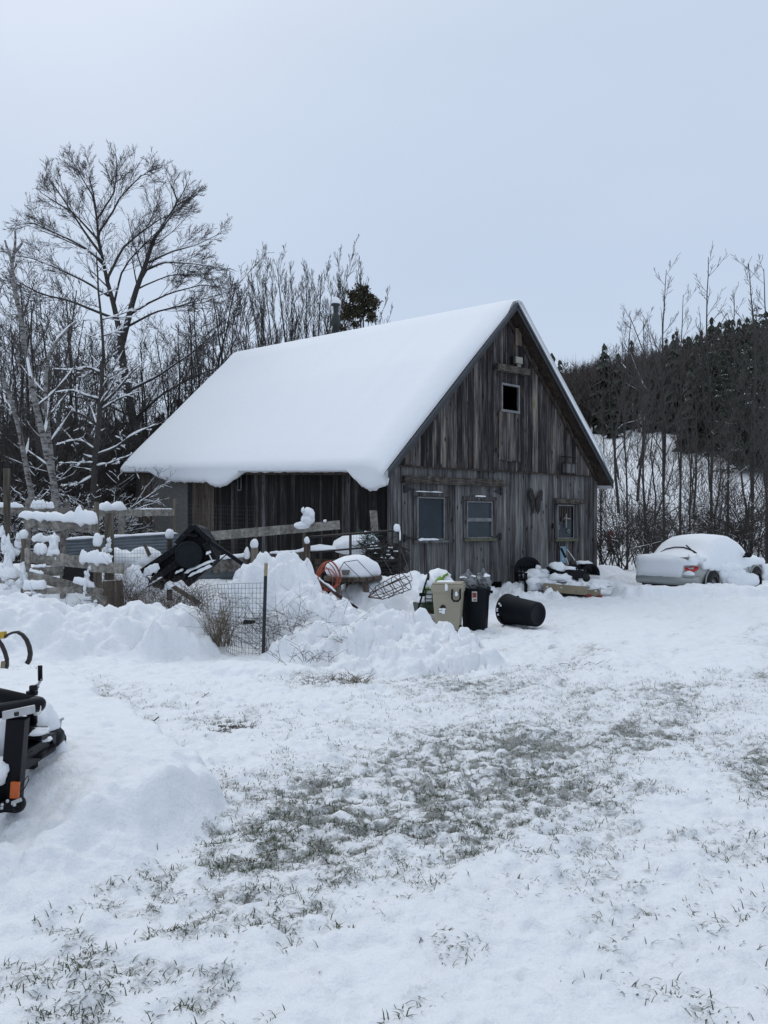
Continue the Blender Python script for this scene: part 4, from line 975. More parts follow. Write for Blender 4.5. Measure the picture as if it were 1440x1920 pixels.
# roof deck
mb = MB()
b0, b1 = -.4, 15.4
def rp(a, b, d=0.): return Vector((a, b, roofz(a, b)+d))
for (e0, e1) in ((EL[0], PK[0]), (PK[0], ER[0])):
    zt = lambda a, b: (EL[1]+(a-EL[0])/(PK[0]-EL[0])*(PK[1]-EL[1]) if e0 < PK[0] else ER[1]+(a-ER[0])/(PK[0]-ER[0])*(PK[1]-ER[1]))+shear(b)
    mb.hexa([(e0, b0, zt(e0, b0)-.14), (e1, b0, zt(e1, b0)-.14), (e1, b1, zt(e1, b1)-.14), (e0, b1, zt(e0, b1)-.14), (e0, b0, zt(e0, b0)), (e1, b0, zt(e1, b0)), (e1, b1, zt(e1, b1)), (e0, b1, zt(e0, b1))])
roof = mb.build('roof', 'soffit', barn)
for side in (0, 1):
    mb = MB(); e = EL if side == 0 else ER
    dz = PK[1]-e[1]; da = PK[0]-e[0]; n = 1
    mb.hexa([(e[0], b0-.045, e[1]-.21), (PK[0], b0-.045, PK[1]-.21), (PK[0], b0-.003, PK[1]-.21), (e[0], b0-.003, e[1]-.21), (e[0], b0-.045, e[1]-.02), (PK[0], b0-.045, PK[1]-.02), (PK[0], b0-.003, PK[1]-.02), (e[0], b0-.003, e[1]-.02)])
    mb.build('rake_board', 'rake', roof)
    mb = MB(); mb.hexa([(e[0]-.02, b0-.07, e[1]-.07), (PK[0], b0-.07, PK[1]-.07), (PK[0], b0-.048, PK[1]-.07), (e[0]-.02, b0-.048, e[1]-.07), (e[0]-.02, b0-.07, e[1]+.012), (PK[0], b0-.07, PK[1]+.012), (PK[0], b0-.048, PK[1]+.012), (e[0]-.02, b0-.048, e[1]+.012)])
    mb.build('drip_edge', simple('drip_edge_metal', (.07, .075, .085), .4, .5), roof)
    mb = MB(); s_ = 1 if side == 0 else -1
    mb.hexa([(e[0]+s_*.45, -.085, e[1]+.02), (PK[0], -.085, PK[1]-.44), (PK[0], -.055, PK[1]-.44), (e[0]+s_*.45, -.055, e[1]+.02), (e[0]+s_*.45, -.085, e[1]+.17), (PK[0], -.085, PK[1]-.29), (PK[0], -.055, PK[1]-.29), (e[0]+s_*.45, -.055, e[1]+.17)])
    mb.build('inner_trim', 'soffit', roof)
# snow on the roof: one skin, stations along the length
def lobe(px):
    def bump_(c, w, p=2.): return max(0., 1-abs((px-c)/w)**p)
    return max(.95*bump_(692, 40, 1.9), .35*bump_(715, 16), .70*bump_(350, 70, 4.)*(1 if px < 408 else .0)+0, .98*bump_(404, 46, 1.6), .6*bump_(330, 45, 3.), .0)
nb = 230; st = []
for i in range(nb):
    t = i/(nb-1); st.append(b0-.02+(b1+.04-b0)*(t))
th_l = math.atan2(PK[1]-EL[1], PK[0]-EL[0]); nl = (-math.sin(th_l), math.cos(th_l)); dl = (-math.cos(th_l), -math.sin(th_l))
vs = []; fs = []; K = 0
for i, b in enumerate(st):
    e = min((b-st[0])/.75, (st[-1]-b)/.45, 1.); e = max(e, 0.); f = math.sqrt(max(0., 1-(1-e)**2))
    f = .10+.90*f; rk_ = .10+.26*max(0, min(1, b/15))
    wp = P1+U*(EL[0]-.2)+Vv*b; pxb = CX+wp.x/wp.y*F; lb = lobe(pxb)
    nz = mnoise.noise(Vector((b*1.7, 0, 3)))*.02
    T = (.36+nz)*f; TR = .30*(.72+.28*f); sec = []
    # right eave underside, right slope outwards, ridge, left slope, eave roll, underside
    nr = (math.sin(th_l), math.cos(th_l))
    for s_ in np.linspace(0, 1, 10):
        a = ER[0]+(PK[0]-ER[0])*s_; z = ER[1]+(PK[1]-ER[1])*s_; tt = TR*math.sqrt(min(1, s_*12+.05))
        if s_ > .95: tt = TR
        if s_ < 1: sec.append((a+nr[0]*tt+(.05 if s_ == 0 else 0), z+nr[1]*tt-(.22 if s_ == 0 else 0)))
    sec.append((PK[0]+.25, PK[1]+.10*(.5+.5*f)+rk_*.2)); sec.append((PK[0]+.06, PK[1]+.05+rk_*(.3+.7*f))); sec.append((PK[0]-.16, PK[1]-.03+rk_*(.3+.7*f)))
    for s_ in np.linspace(.92, .015, 40):
        a = EL[0]+(PK[0]-EL[0])*s_; z = EL[1]+(PK[1]-EL[1])*s_
        w = 1+.05*mnoise.noise(Vector((b*.5, s_*3, 8)))
        if s_ < .09: w *= .93+.07*s_/.09
        if s_ > .6: w *= 1-(.45-.5*max(0, min(1, b/15))*.8)*(s_-.6)/.32
        sec.append((a+nl[0]*T*w, z+nl[1]*T*w))
    rg_ = mnoise.noise(Vector((b*3.1, 2, 1)))*.025+mnoise.noise(Vector((b*9, 5, 1)))*.018
    dr = (.04+rg_)+lb*.50+rg_*lb*1.6
    sec += [(EL[0]+nl[0]*T*.86+dl[0]*.10, EL[1]+nl[1]*T*.86+dl[1]*.10), (EL[0]+nl[0]*T*.66+dl[0]*.17, EL[1]+nl[1]*T*.66+dl[1]*.17),
            (EL[0]+nl[0]*T*.40+dl[0]*.20, EL[1]+nl[1]*T*.40+dl[1]*.20-dr*.12), (EL[0]-.23*f-.02, EL[1]-.02-dr*.45), (EL[0]-.19*f-.02, EL[1]-.02-dr*.8), (EL[0]-.10*f+.0, EL[1]-.03-dr), (EL[0]+.0, EL[1]-.03-dr*.8), (EL[0]+.05, EL[1]-.02-dr*.3), (EL[0]+.08, EL[1]+.02), (PK[0], PK[1]-.05), (ER[0]-.1, ER[1]+.0), (ER[0]+.005, ER[1]-.02), (ER[0]+.01, ER[1]-.24)]
    K = len(sec)
    for a, z in sec: vs.append((a, b, z+shear(b)))
for i in range(nb-1):
    for j in range(K): fs.append((i*K+j, i*K+(j+1) % K, (i+1)*K+(j+1) % K, (i+1)*K+j))
fs += [tuple(range(K)), tuple(range((nb-1)*K, nb*K))[::-1]]
mb = MB(); mb.add(vs, fs); so = mb.build('snow', 'roof_snow', roof, True)
# stovepipe behind the ridge
b_ = 8.85; pz = roofz(5.15, b_)
mb = MB(); pt = 9.95
mb.lathe([(.0, pz-.4), (.125, pz-.4), (.125, 9.2), (.135, 9.2), (.135, 9.27), (.20, 9.29), (.205, 9.33), (.125, 9.68), (.095, 9.72), (.095, 10.0), (.17, 10.02), (.175, 10.07), (.0, 10.12)], 20, Matrix.Translation((5.15, b_, 0)))
sp_ = mb.build('stovepipe', 'pipe', barn, True)
mb = MB(); mb.lump((5.15, b_, 10.12), (.18, .18, .22), 4, 14, -.2, .08); mb.build('snow_cap', 'lump_snow', sp_, True)
# icicles and a small tag on the wall
mb = MB()
for k in range(6):
    bb = -.3+k*.11; mb.tube([(EL[0]+.02, bb, EL[1]-.05), (EL[0]+.02, bb, EL[1]-.05-q.uniform(.1, .3))], [.018, .003], 5)
mb.build('icicle', simple('ice', (.55, .6, .65), .15), roof)
mb = MB(); b_, zz = wsd(452, 907)
for s0, s1, c0, c1 in ((-.12, .12, .19, .22), (-.12, .12, -.22, -.19), (-.12, -.09, -.2, .2), (.09, .12, -.2, .2)): mb.box((-.06, b_+(s0+s1)/2, zz+(c0+c1)/2), (.02, s1-s0, c1-c0))
tg = mb.build('hanging_frame', 'frame', None); tg.location = P1; tg.rotation_euler = (0, 0, ANG); tag(tg, 'small pale frame nailed high on the dark side wall under the eave', 'frame')
# butterfly ornament
a0, zz = wg(1000, 940)
bf = empty('butterfly_ornament', 'dark metal butterfly hung on the grey gable boards between the doors', 'ornament', P1+U*a0+Vv*(-.05)+Vector((0, 0, zz)), ANG)
for s_ in (-1, 1):
    mb = MB(); sh_ = .55 if s_ > 0 else 1.
    pts = [(.02, .0), (.06, .16), (.17, .36), (.27, .42), (.34, .34), (.33, .18), (.24, .02), (.23, -.12), (.17, -.30), (.10, -.38), (.05, -.22)]
    poly = [(s_*x*.95, -.03-.05*x, z*.95+(.0 if s_ < 0 else -.03)) for x, z in pts]
    mb.prism(poly if s_ < 0 else poly[::-1], (0, -.012, 0)); w_ = mb.build('wing', simple('wing_metal', (.018, .016, .016), .6, .3, .6, 30.), bf)
    mb = MB()
    for k in (2, 4, 6, 8): mb.tube([(s_*.03, -.045, 0), (poly[k][0], poly[k][1]-.02, poly[k][2])], .008, 4)
    mb.build('wing_rib', 'rust', w_)
mb = MB(); mb.tube([(0, -.05, -.22), (0, -.05, 0), (0, -.05, .14)], [.012, .025, .015], 6); mb.build('body', 'iron', bf)
# wire basket on the gable
a0, zz = wg(1057, 873)
bk = empty('wire_basket', 'small wire-framed box hanging on the right of the gable below the roof slope', 'basket', P1+U*a0+Vv*(-.2)+Vector((0, 0, zz)), ANG)
mb = MB(); h_, w_ = .26, .28
for z in (-h_, .06, h_): mb.tube([(-w_, -.1, z), (w_, -.1, z), (w_, .1, z), (-w_, .1, z), (-w_, -.1, z)], .011, 4)
for x in (-w_, w_): mb.tube([(x, -.1, -h_), (x, -.1, h_)], .011, 4)
mb.build('frame', 'iron', bk)
mb = MB(); mb.box((-.01, -.02, -.11), (.5, .14, .3)); mb.build('box', 'wood', bk)

# ------------------------------------------------------------------ yard objects against the gable
# tan wheeled bin
Yb = 13.4; p0 = P(841, 1185, Yb)
def tapered(mb, w0, d0, w1, d1, z0, z1_, cx=0., tone=.5):
    mb.hexa([(cx-w0/2, -d0/2, z0), (cx+w0/2, -d0/2, z0), (cx+w0/2, d0/2, z0), (cx-w0/2, d0/2, z0), (cx-w1/2, -d1/2, z1_), (cx+w1/2, -d1/2, z1_), (cx+w1/2, d1/2, z1_), (cx-w1/2, d1/2, z1_)], tone)
bn = empty('wheeled_bin', 'tan square wheeled refuse bin standing left of the black can', 'bin', p0, math.radians(-12))
mb = MB(); tapered(mb, .39, .42, .49, .52, .05, .72); o = mb.build('body', 'tan', bn, bevel=.03)
mb = MB(); tapered(mb, .52, .55, .53, .56, .68, .82); mb.build('rim', 'tan', bn, bevel=.02)
mb = MB(); tapered(mb, .50, .53, .48, .51, .822, .85); mb.build('lid', 'tan', bn, bevel=.012)
mb = MB(); mb.tube([(.10, -.285, .74), (.10, -.33, .72), (.10, -.335, .60), (.13, -.335, .56), (.20, -.335, .56), (.235, -.33, .60), (.235, -.33, .74), (.235, -.28, .75)], .016, 8); mb.build('handle', 'blackp', bn, True)
mb = MB(); mb.lathe([(.0, -.02), (.07, -.02), (.075, 0), (.07, .02), (.0, .02)], 16, Matrix.Translation((.22, -.13, .07)) @ Matrix.Rotation(math.pi/2, 4, 'Y')); mb.build('wheel', 'rubber', bn, True)
mb = MB(); mb.lathe([(.0, -.02), (.07, -.02), (.075, 0), (.07, .02), (.0, .02)], 16, Matrix.Translation((-.03, -.19, .07)) @ Matrix.Rotation(math.pi/2, 4, 'Y')); mb.box((.03, -.2, .06), (.12, .04, .09)); mb.build('wheel', 'rubber', bn, True)
mb = MB(); mb.prism([(-.06+.05*math.cos(t*.9)*(1+.3*math.sin(t*3)), -.2435-.004, .42+.07*math.sin(t*.9)) for t in range(7)], (0, -.002, 0)); mb.build('hole', 'dark', bn)
mb = MB()
for k in range(5): mb.lump((-.08+q.uniform(-.035, .035), -.25, .39+q.uniform(-.05, .02)), (.03, .012, .025), k, 8)
mb.lump((.0, -.285, .76), (.025, .02, .09), 3, 8); mb.snowbar((-.2, .0, .85), (.1, .02, .85), .3, .025, 2); mb.lump((.17, -.31, .66), (.03, .02, .05), 6, 8)
mb.build('snow', 'lump_snow', bn, True)
# black can with bags
Yk = 13.75; p0 = P(891, 1181, Yk)
kn = empty('refuse_can', 'upright black plastic refuse can stuffed with grey bags', 'refuse can', p0, .2)
prof = [(0, .0), (.205, .0), (.215, .02), (.245, .6), (.262, .62), (.262, .70), (.275, .71), (.275, .745), (.255, .745), (.245, .68), (.0, .60)]
mb = MB(); mb.lathe(prof, 32); mb.build('body', 'barrel', kn, True)
for s_ in (-1, 1):
    mb = MB(); mb.box((s_*.285, 0, .66), (.04, .14, .05)); mb.build('handle', 'barrel', kn, bevel=.012)
mb = MB(); R_ = Matrix.Rotation(-.2, 4, 'Z'); a_ = -.06
mb.add([R_ @ Vector((x, -math.sqrt(.2655**2-x*x)-.001, z)) for z in (.52, .69) for x in (-.085, -.045, .0)], [(0, 1, 4, 3), (1, 2, 5, 4)]); lb_ = mb.build('sticker', 'label', kn)
mb = MB(); mb.add([R_ @ Vector((x, -math.sqrt(.2655**2-x*x)-.003, z)) for z in (.585, .67) for x in (-.077, -.045, -.008)], [(0, 1, 4, 3), (1, 2, 5, 4)])
mb.add([R_ @ Vector((x, -math.sqrt(.2655**2-x*x)-.003, z)) for z in (.535, .56) for x in (-.06, -.045, -.008)], [(0, 1, 4, 3), (1, 2, 5, 4)]); mb.build('print', simple('sticker_red', (.22, .035, .03), .5, 0, .5, 60.), lb_)
def bag(label, c, r, seed):
    o = empty('rubbish_bag', label, 'bag', p0+Vector(c)); m = MB(); rr2 = random.Random(seed)
    k = 22; h = 16; vs = []; fs = []
    for i in range(h+1):
        ph = math.pi*i/h
        for j in range(k):
            t = 2*math.pi*j/k; d = Vector((math.sin(ph)*math.cos(t), math.sin(ph)*math.sin(t), math.cos(ph)))
            n_ = abs(mnoise.noise(d*2.1+Vector((seed, 0, 0))))+.5*abs(mnoise.noise(d*5+Vector((0, seed, 0))))
            w = 1.12-.75*n_+(.25 if i < 2 else 0); vs.append((d.x*r[0]*w, d.y*r[1]*w, d.z*r[2]*w))
    for i in range(h):
        for j in range(k): fs.append((i*k+j, (i+1)*k+j, (i+1)*k+(j+1) % k, i*k+(j+1) % k))
    m.add(vs, fs); m.build('sack', 'bag', o)
    m = MB()
    for k_ in range(5): m.lump((rr2.uniform(-.6, .6)*r[0], rr2.uniform(-.8, .1)*r[1], r[2]*rr2.uniform(.45, .8)), (r[0]*.28, r[1]*.25, r[2]*.12), seed+k_, 9)
    m.build('snow', 'lump_snow', o, True)
bag('larger grey bag bulging from the left of the black can', (-.12, -.02, .80), (.19, .18, .20), 3); bag('smaller grey bag sticking up at the right of the black can', (.14, .0, .82), (.14, .15, .20), 9)
# fallen can
Yf = 14.; cA, cB = P(953, 1150, Yf+.28), P(1004, 1160, Yf-.22)
fc = empty('fallen_can', 'black plastic refuse can lying on its side in the driveway', 'refuse can', (cA+cB)/2)
ax = (cB-cA); ax.z = -.03; ax = ax.normalized()
rot = Vector((0, 0, -1)).rotation_difference(ax).to_matrix().to_4x4()
zc_ = -.012*Yf+.262; fc.location.z = zc_+.02
mt = rot @ Matrix.Translation((0, 0, -.38))
mb = MB(); mb.lathe([(0, .015), (.15, .015), (.155, .0), (.205, .0), (.218, .02), (.250, .6), (.267, .62), (.267, .70), (.282, .71), (.282, .75), (.26, .75), (.24, .6), (.20, .04), (0, .04)], 40, mt); mb.build('body', 'barrel', fc, True)
for s_ in (-1, 1):
    mb = MB(); mb.box((s_*.29, 0, .66), (.04, .14, .05), mat=None); mb.v = [tuple(mt @ Vector(v)) for v in mb.v]; mb.build('handle', 'barrel', fc, bevel=.01)
mb = MB(); q2 = random.Random(5)
for k in range(6):
    t = math.radians(q2.uniform(120, 250)); v = mt @ Vector((.272*math.cos(t), .272*math.sin(t), q2.uniform(.64, .72)))
    mb.lump(v, (.02, .02, .025), k, 7)
mb.build('snow', 'lump_snow', fc, True)
# toy wagon behind the tan bin
Yw = 14.3; p0 = P(815, 1165, Yw); p0.z = -.012*Yw+.02
wg_ = empty('garden_wagon', 'green garden wagon with black pull handle, loaded with snow, behind the tan bin', 'wagon', p0, .25)
mb = MB(); tapered(mb, .62, .5, .68, .56, .22, .40); mb.build('tray', 'green', wg_, bevel=.02)
mb = MB()
for k in range(4): mb.bar((-.28, -.27, .42+k*.08), (.3, -.27, .42+k*.08), .012, .02)
for k in range(5): mb.bar((-.26+k*.13, -.27, .4), (-.26+k*.13, -.27, .7), .014, .014)
mb.build('side_rack', 'green', wg_)
for (x, y) in ((-.2, -.3), (.2, -.3), (-.2, .3), (.2, .3)):
    mb = MB(); mb.lathe([(.06, -.03), (.115, -.035), (.12, 0), (.115, .035), (.06, .03)], 18, Matrix.Translation((x, y, .12)) @ Matrix.Rotation(math.pi/2, 4, 'X')); w_ = mb.build('wheel', 'white', wg_, True)
    mb = MB(); mb.lathe([(.0, -.04), (.065, -.035), (.065, .035), (0, .04)], 12, Matrix.Translation((x, y, .12)) @ Matrix.Rotation(math.pi/2, 4, 'X')); mb.build('hub', 'orange' if x > -.1 else 'red', w_, True)
mb = MB(); mb.box((-.26, -.2, .2), (.2, .2, .14)); mb.build('axle_guard', 'red', wg_, bevel=.02)
mb = MB(); mb.tube([(-.26, -.2, .24), (-.43, -.38, .34), (-.40, -.38, .42), (-.24, -.2, .76), (-.17, -.15, .90)], .016, 8); mb.box((-.33, -.3, .58), (.10, .03, .06)); mb.tube([(-.19, -.2, .84), (-.15, -.1, .93)], .024, 8); mb.build('pull_handle', 'blackp', wg_)
mb = MB(); mb.lump((.02, .0, .72), (.30, .24, .22), 3, 16); mb.lump((-.16, -.08, .50), (.22, .2, .20), 5, 14); mb.lump((.1, .1, .88), (.22, .2, .12), 8, 14); mb.build('snow', 'lump_snow', wg_, True)
for (lab, c, r, mt_, cat) in (('lime green toy poking from the snowy wagon beside the tan bin', (.06, -.2, .74), (.11, .08, .15), 'lime', 'toy'), ('lime scrap on the wagon rim near its handle', (-.19, -.26, .60), (.04, .04, .07), 'lime', 'toy')):
    m = MB(); m.lump((0, 0, 0), r, int(r[0]*100), 12, -.8, .25); m.tube([(0, 0, 0), (r[0]*.9, -.02, r[2]*1.1), (r[0]*1.5, 0, r[2]*1.3)], .025, 6)
    o = m.build('toy', mt_, None, True); o.location = p0+Vector(c); tag(o, lab, cat)

# chair by the wall
Yc2 = 22.3; p0 = P(994, 1110, Yc2)
ch = empty('garden_chair', 'black arch-backed plastic garden chair against the gable wall', 'chair', p0, math.radians(18))
mb = MB(); n = 18; out = []; inn = []
for k in range(n+1):
    t = math.pi*k/n; out.append((-.40*math.cos(t), .12, .66+.33*math.sin(t))); inn.append((-.31*math.cos(t), .12, .64+.24*math.sin(t)))
poly_o = [(-.40, .10, .0)]+out+[(.40, .10, .0)]; poly_i = [(-.31, .10, .0)]+inn+[(.31, .10, .0)]
vs = []; fs = []
for (o_, i_) in zip(poly_o, poly_i):
    vs += [o_, i_, (i_[0], i_[1]+.05, i_[2]), (o_[0], o_[1]+.05, o_[2])]
for k in range(len(poly_o)-1):
    for j in range(4): fs.append((k*4+j, k*4+(j+1) % 4, k*4+4+(j+1) % 4, k*4+4+j))
mb.add(vs, fs); mb.prism([(x, .15, z) for x, z in [(-.33, .70)]+[(i[0]*1.03, i[2]*1.01) for i in inn]+[(.33, .70)]], (0, .02, 0)); mb.build('backrest', 'blackp', ch)
mb = MB()
for z in (.62, .52, .42): mb.bar((-.33, .13, z), (.33, .13, z), .03, .04)
for x in (-.2, -.1, 0, .1, .2): mb.bar((x, .14, .3), (x, .14, .75), .025, .05)
mb.build('back_slat', 'blackp', ch)
mb = MB(); mb.box((0, -.18, .36), (.66, .56, .05)); mb.build('seat', 'blackp', ch, bevel=.015)
for s_ in (-1, 1):
    mb = MB(); mb.box((s_*.40, -.2, .56), (.1, .62, .035)); mb.build('armrest', 'blackp', ch, bevel=.012)
    mb = MB(); mb.box((s_*.38, -.45, .26), (.07, .06, .6)); mb.build('leg', 'blackp', ch)
    mb = MB(); mb.box((s_*.36, .1, .15), (.07, .06, .5)); mb.build('leg', 'blackp', ch)
mb = MB(); mb.lump((.12, -.22, .44), (.34, .30, .18), 6, 18, -.6, .3); mb.lump((.3, -.3, .58), (.16, .2, .09), 2, 12); mb.lump((-.12, -.5, .22), (.26, .2, .2), 4, 14, -.6, .3); mb.lump((.26, .02, .66), (.11, .07, .10), 5, 12); mb.build('snow', 'lump_snow', ch, True)
# low tan cart in front of the side door
Yt_ = 20.9; pA, pB = P(1019, 1101, Yt_+.15), P(1126, 1110, Yt_-.25); c_ = (pA+pB)/2
tc_ = empty('low_cart', 'low tan flatbed cart with red corner brackets, half buried in snow before the side door', 'cart', c_)
rot_ = math.atan2(pB.y-pA.y, pB.x-pA.x); wL = (pB-pA).length; dzz = (pB.z-pA.z)
mb = MB(); n = 14; R2 = Matrix.Rotation(rot_, 4, 'Z'); vs = []; fs = []
for k in range(n+1):
    t = k/n*2-1; x = t*wL/2; bow = -.05*(1-t*t); z = dzz*t/2
    for (y, zz) in ((bow-.03, z-.11), (bow-.03, z+.11), (bow+.03, z+.11), (bow+.03, z-.11)): vs.append(R2 @ Vector((x, y, zz)))
for k in range(n):
    for j in range(4): fs.append((k*4+j, k*4+(j+1) % 4, k*4+4+(j+1) % 4, k*4+4+j))
fs += [(3, 2, 1, 0), tuple(n*4+j for j in range(4))]
mb.add(vs, fs); mb.build('front_board', 'tanboard', tc_)
mb = MB(); mb.box(R2 @ Vector((0, .5, -.02)), (wL*.96, .9, .06), R2.to_3x3()); mb.build('deck', 'tanboard', tc_)
mb = MB(); mb.box(R2 @ Vector((0, .35, -.16)), (wL*.9, .5, .12), R2.to_3x3()); mb.build('underframe', 'dark', tc_)
for t in (.60, .97):
    mb = MB(); mb.box(R2 @ Vector((t*wL/2, -.04, dzz*t/2-.15)), (.12, .09, .15), R2.to_3x3()); mb.box(R2 @ Vector((t*wL/2, -.02, dzz*t/2-.24)), (.06, .08, .12), R2.to_3x3()); mb.build('bracket', 'red', tc_, bevel=.008)
mb = MB(); mb.lathe([(.0, -.04), (.09, -.04), (.1, 0), (.09, .04), (0, .04)], 16, Matrix.Translation(R2 @ Vector((.80*wL/2, .0, -.27))) @ Matrix.Rotation(math.pi/2+rot_, 4, 'Z') @ Matrix.Rotation(math.pi/2, 4, 'X')); mb.build('wheel', 'rubber', tc_, True)
for t in (-.86, .83):
    mb = MB(); mb.lump(R2 @ Vector((t*wL/2, -.05, dzz*t/2+.02)), (.03, .02, .03), 3, 8, -.9, .02); mb.build('knob', 'white', tc_, True)
mb = MB()
for k in range(11): mb.lump(R2 @ Vector((q.uniform(-.48, .48)*wL, q.uniform(.1, .8), .06)), (q.uniform(.16, .34), q.uniform(.15, .3), q.uniform(.05, .11)), k, 14, -.5, .36, None, 1.9)
mb.build('snow', 'lump_snow', tc_, True)
# mower with two handle tubes
Ym = 22.; p0 = P(1078, 1090, Ym)
mw = empty('push_mower', 'black push mower with two bent handle tubes leaning at the side door', 'mower', p0)
mb = MB(); tapered(mb, .62, .55, .50, .42, .10, .32, -.05); mb.box((-.06, .0, .39), (.22, .2, .16)); mb.build('deck', 'blackp', mw, bevel=.03)
mb = MB(); mb.lathe([(0, 0), (.1, 0), (.11, .05), (.08, .12), (0, .13)], 16, Matrix.Translation((-.06, 0, .46))); mb.build('engine', 'tube', mw, True)
for (a_, b_, c2) in (((1052, 1028), (1063, 1050), (1071, 1073)), ((1063, 1030), (1074, 1045), (1087, 1066))):
    mb = MB(); pts = [P(*a_, Ym+.25)-p0, P(*b_, Ym+.15)-p0, P(*c2, Ym)-p0]; mb.tube(pts, .016, 8); hn = mb.build('handle', 'steelg', mw)
    mb = MB(); mb.tube([pts[2]-Vector((.05, 0, -.10)), pts[2]+Vector((.02, 0, -.12))], .035, 8)
    if a_[0] == 1052: mb.tube([pts[0], pts[0].lerp(pts[1], .8)], .035, 8)
    mb.build('grip', 'blackp', hn)
for s_ in (-1, 1):
    mb = MB(); mb.lathe([(0, -.03), (.1, -.03), (.11, 0), (.1, .03), (0, .03)], 14, Matrix.Translation((s_*.3-.05, -.26, .11)) @ Matrix.Rotation(math.pi/2, 4, 'X')); mb.build('wheel', 'rubber', mw, True)
mb = MB(); mb.lump((-.2, -.1, .36), (.22, .18, .07), 5, 14, -.5, .3); mb.lump((-.5, -.25, .12), (.26, .2, .14), 3, 14, -.5, .35); mb.build('snow', 'lump_snow', mw, True)
# black tub seat at the barn corner
Ys = 23.2; p0 = P(1098, 1092, Ys)
ts = empty('tub_seat', 'black curved plastic seat tipped against the barn beside the right corner', 'seat', p0, .4)
mb = MB(); pr = []
for k in range(15):
    t = k/14*math.pi*1.05-.1; pr.append((.30*math.cos(t), .30*math.sin(t)))
vs = []; fs = []
for k, (x, z) in enumerate(pr):
    for y, s_ in ((-.28, 1.), (.26, .92)): vs += [(x*s_, y, .24+z*s_*1.05), (x*s_*.88, y, .24+z*s_*.9)]
for k in range(14):
    a_ = k*4; fs += [(a_, a_+4, a_+6, a_+2), (a_+1, a_+3, a_+7, a_+5), (a_, a_+1, a_+5, a_+4), (a_+2, a_+6, a_+7, a_+3)]
mb.add(vs, fs); mb.build('shell', 'blackp', ts, True)
mb = MB(); mb.box((-.34, -.1, .28), (.5, .46, .09)); mb.box((-.52, -.1, .18), (.1, .42, .28)); mb.build('base', 'blackp', ts, bevel=.03)
mb = MB(); mb.lump((-.1, .0, .58), (.24, .24, .07), 3, 12); mb.lump((-.4, -.1, .36), (.2, .18, .05), 6, 12); mb.build('snow', 'lump_snow', ts, True)
# dark saucer sled in the snow left of the mower
p0 = P(1045, 1076, 22.)
sl = empty('plastic_sled', 'dark plastic sled with a cap of snow between the chair and the mower', 'sled', p0)
mb = MB(); mb.lathe([(0, -.05), (.2, -.04), (.32, .02), (.36, .08), (.345, .09), (.3, .04), (0, .0)], 22, Matrix.Rotation(.35, 4, 'Y') @ Matrix.Scale(.6, 4, (0, 1, 0))); mb.build('shell', 'blackp', sl, True)
mb = MB(); mb.lump((.02, .0, .14), (.26, .2, .18), 4, 14); mb.lump((.1, -.1, -.16), (.36, .3, .15), 8, 14, -.5, .36, None, 1.9); mb.lump((-.35, -.2, -.26), (.34, .3, .17), 9, 14, -.5, .36, None, 1.9); mb.build('snow', 'lump_snow', sl, True)
mb = MB(); mb.tube([(.2, -.05, .12), (.26, -.05, .22), (.36, -.05, .2), (.42, -.05, .08)], .025, 6); mb.build('tow_handle', 'blackp', sl)

# ------------------------------------------------------------------ car
cx0, cy0 = (1300-CX)/F*21.6, 21.6; PH = math.radians(49)
car = empty('parked_car', 'silver sedan buried under snow at the right, rear towards the barn', 'car', (cx0-math.cos(PH)*.86, cy0+math.sin(PH)*.86, -.34), math.pi/2-PH); car.scale = (1.08, 1.08, 1.08)
def loft(mb, secs, closed=True, cap=True, tone=.5):
    n = len(secs[0]); vs = [p for s_ in secs for p in s_]; fs = []
    for i in range(len(secs)-1):
        for j in range(n if closed else n-1): fs.append((i*n+j, i*n+(j+1) % n, (i+1)*n+(j+1) % n, (i+1)*n+j))
    if cap: fs += [tuple(range(n))[::-1], tuple(range((len(secs)-1)*n, len(secs)*n))]
    mb.add(vs, fs, tone)
secs = []
for x, w, zt_, zb_ in [(.0, .70, .88, .36), (.05, .79, .93, .31), (.25, .83, .955, .28), (.6, .85, .96, .26), (.9, .86, .96, .25), (1.8, .87, .94, .22), (2.8, .87, .92, .22), (3.3, .86, .90, .22), (3.9, .82, .82, .25), (4.2, .72, .72, .3), (4.3, .55, .6, .36)]:
    sec = []
    for y, z in [(-.8, zb_), (-.96, zb_+.12), (-1., .62), (-.98, zt_-.16), (-.90, zt_-.03), (-.7, zt_), (0, zt_+.015), (.7, zt_), (.90, zt_-.03), (.98, zt_-.16), (1., .62), (.96, zb_+.12), (.8, zb_)]: sec.append((x, y*w, z))
    secs.append(sec)
mb = MB(); loft(mb, secs); body = mb.build('body', 'paint', car, True)
secs = []
for x, w, z in [(.80, .70, .93), (1.05, .68, 1.12), (1.5, .60, 1.36), (2.0, .58, 1.41), (2.5, .59, 1.37), (2.9, .66, 1.14), (3.2, .70, .92)]:
    secs.append([(x, -.76, .88), (x, -w, z-.04), (x, -w*.8, z), (x, w*.8, z), (x, w, z-.04), (x, .76, .88)])
mb = MB(); loft(mb, secs); mb.build('cabin_glass', 'glass', car, True)
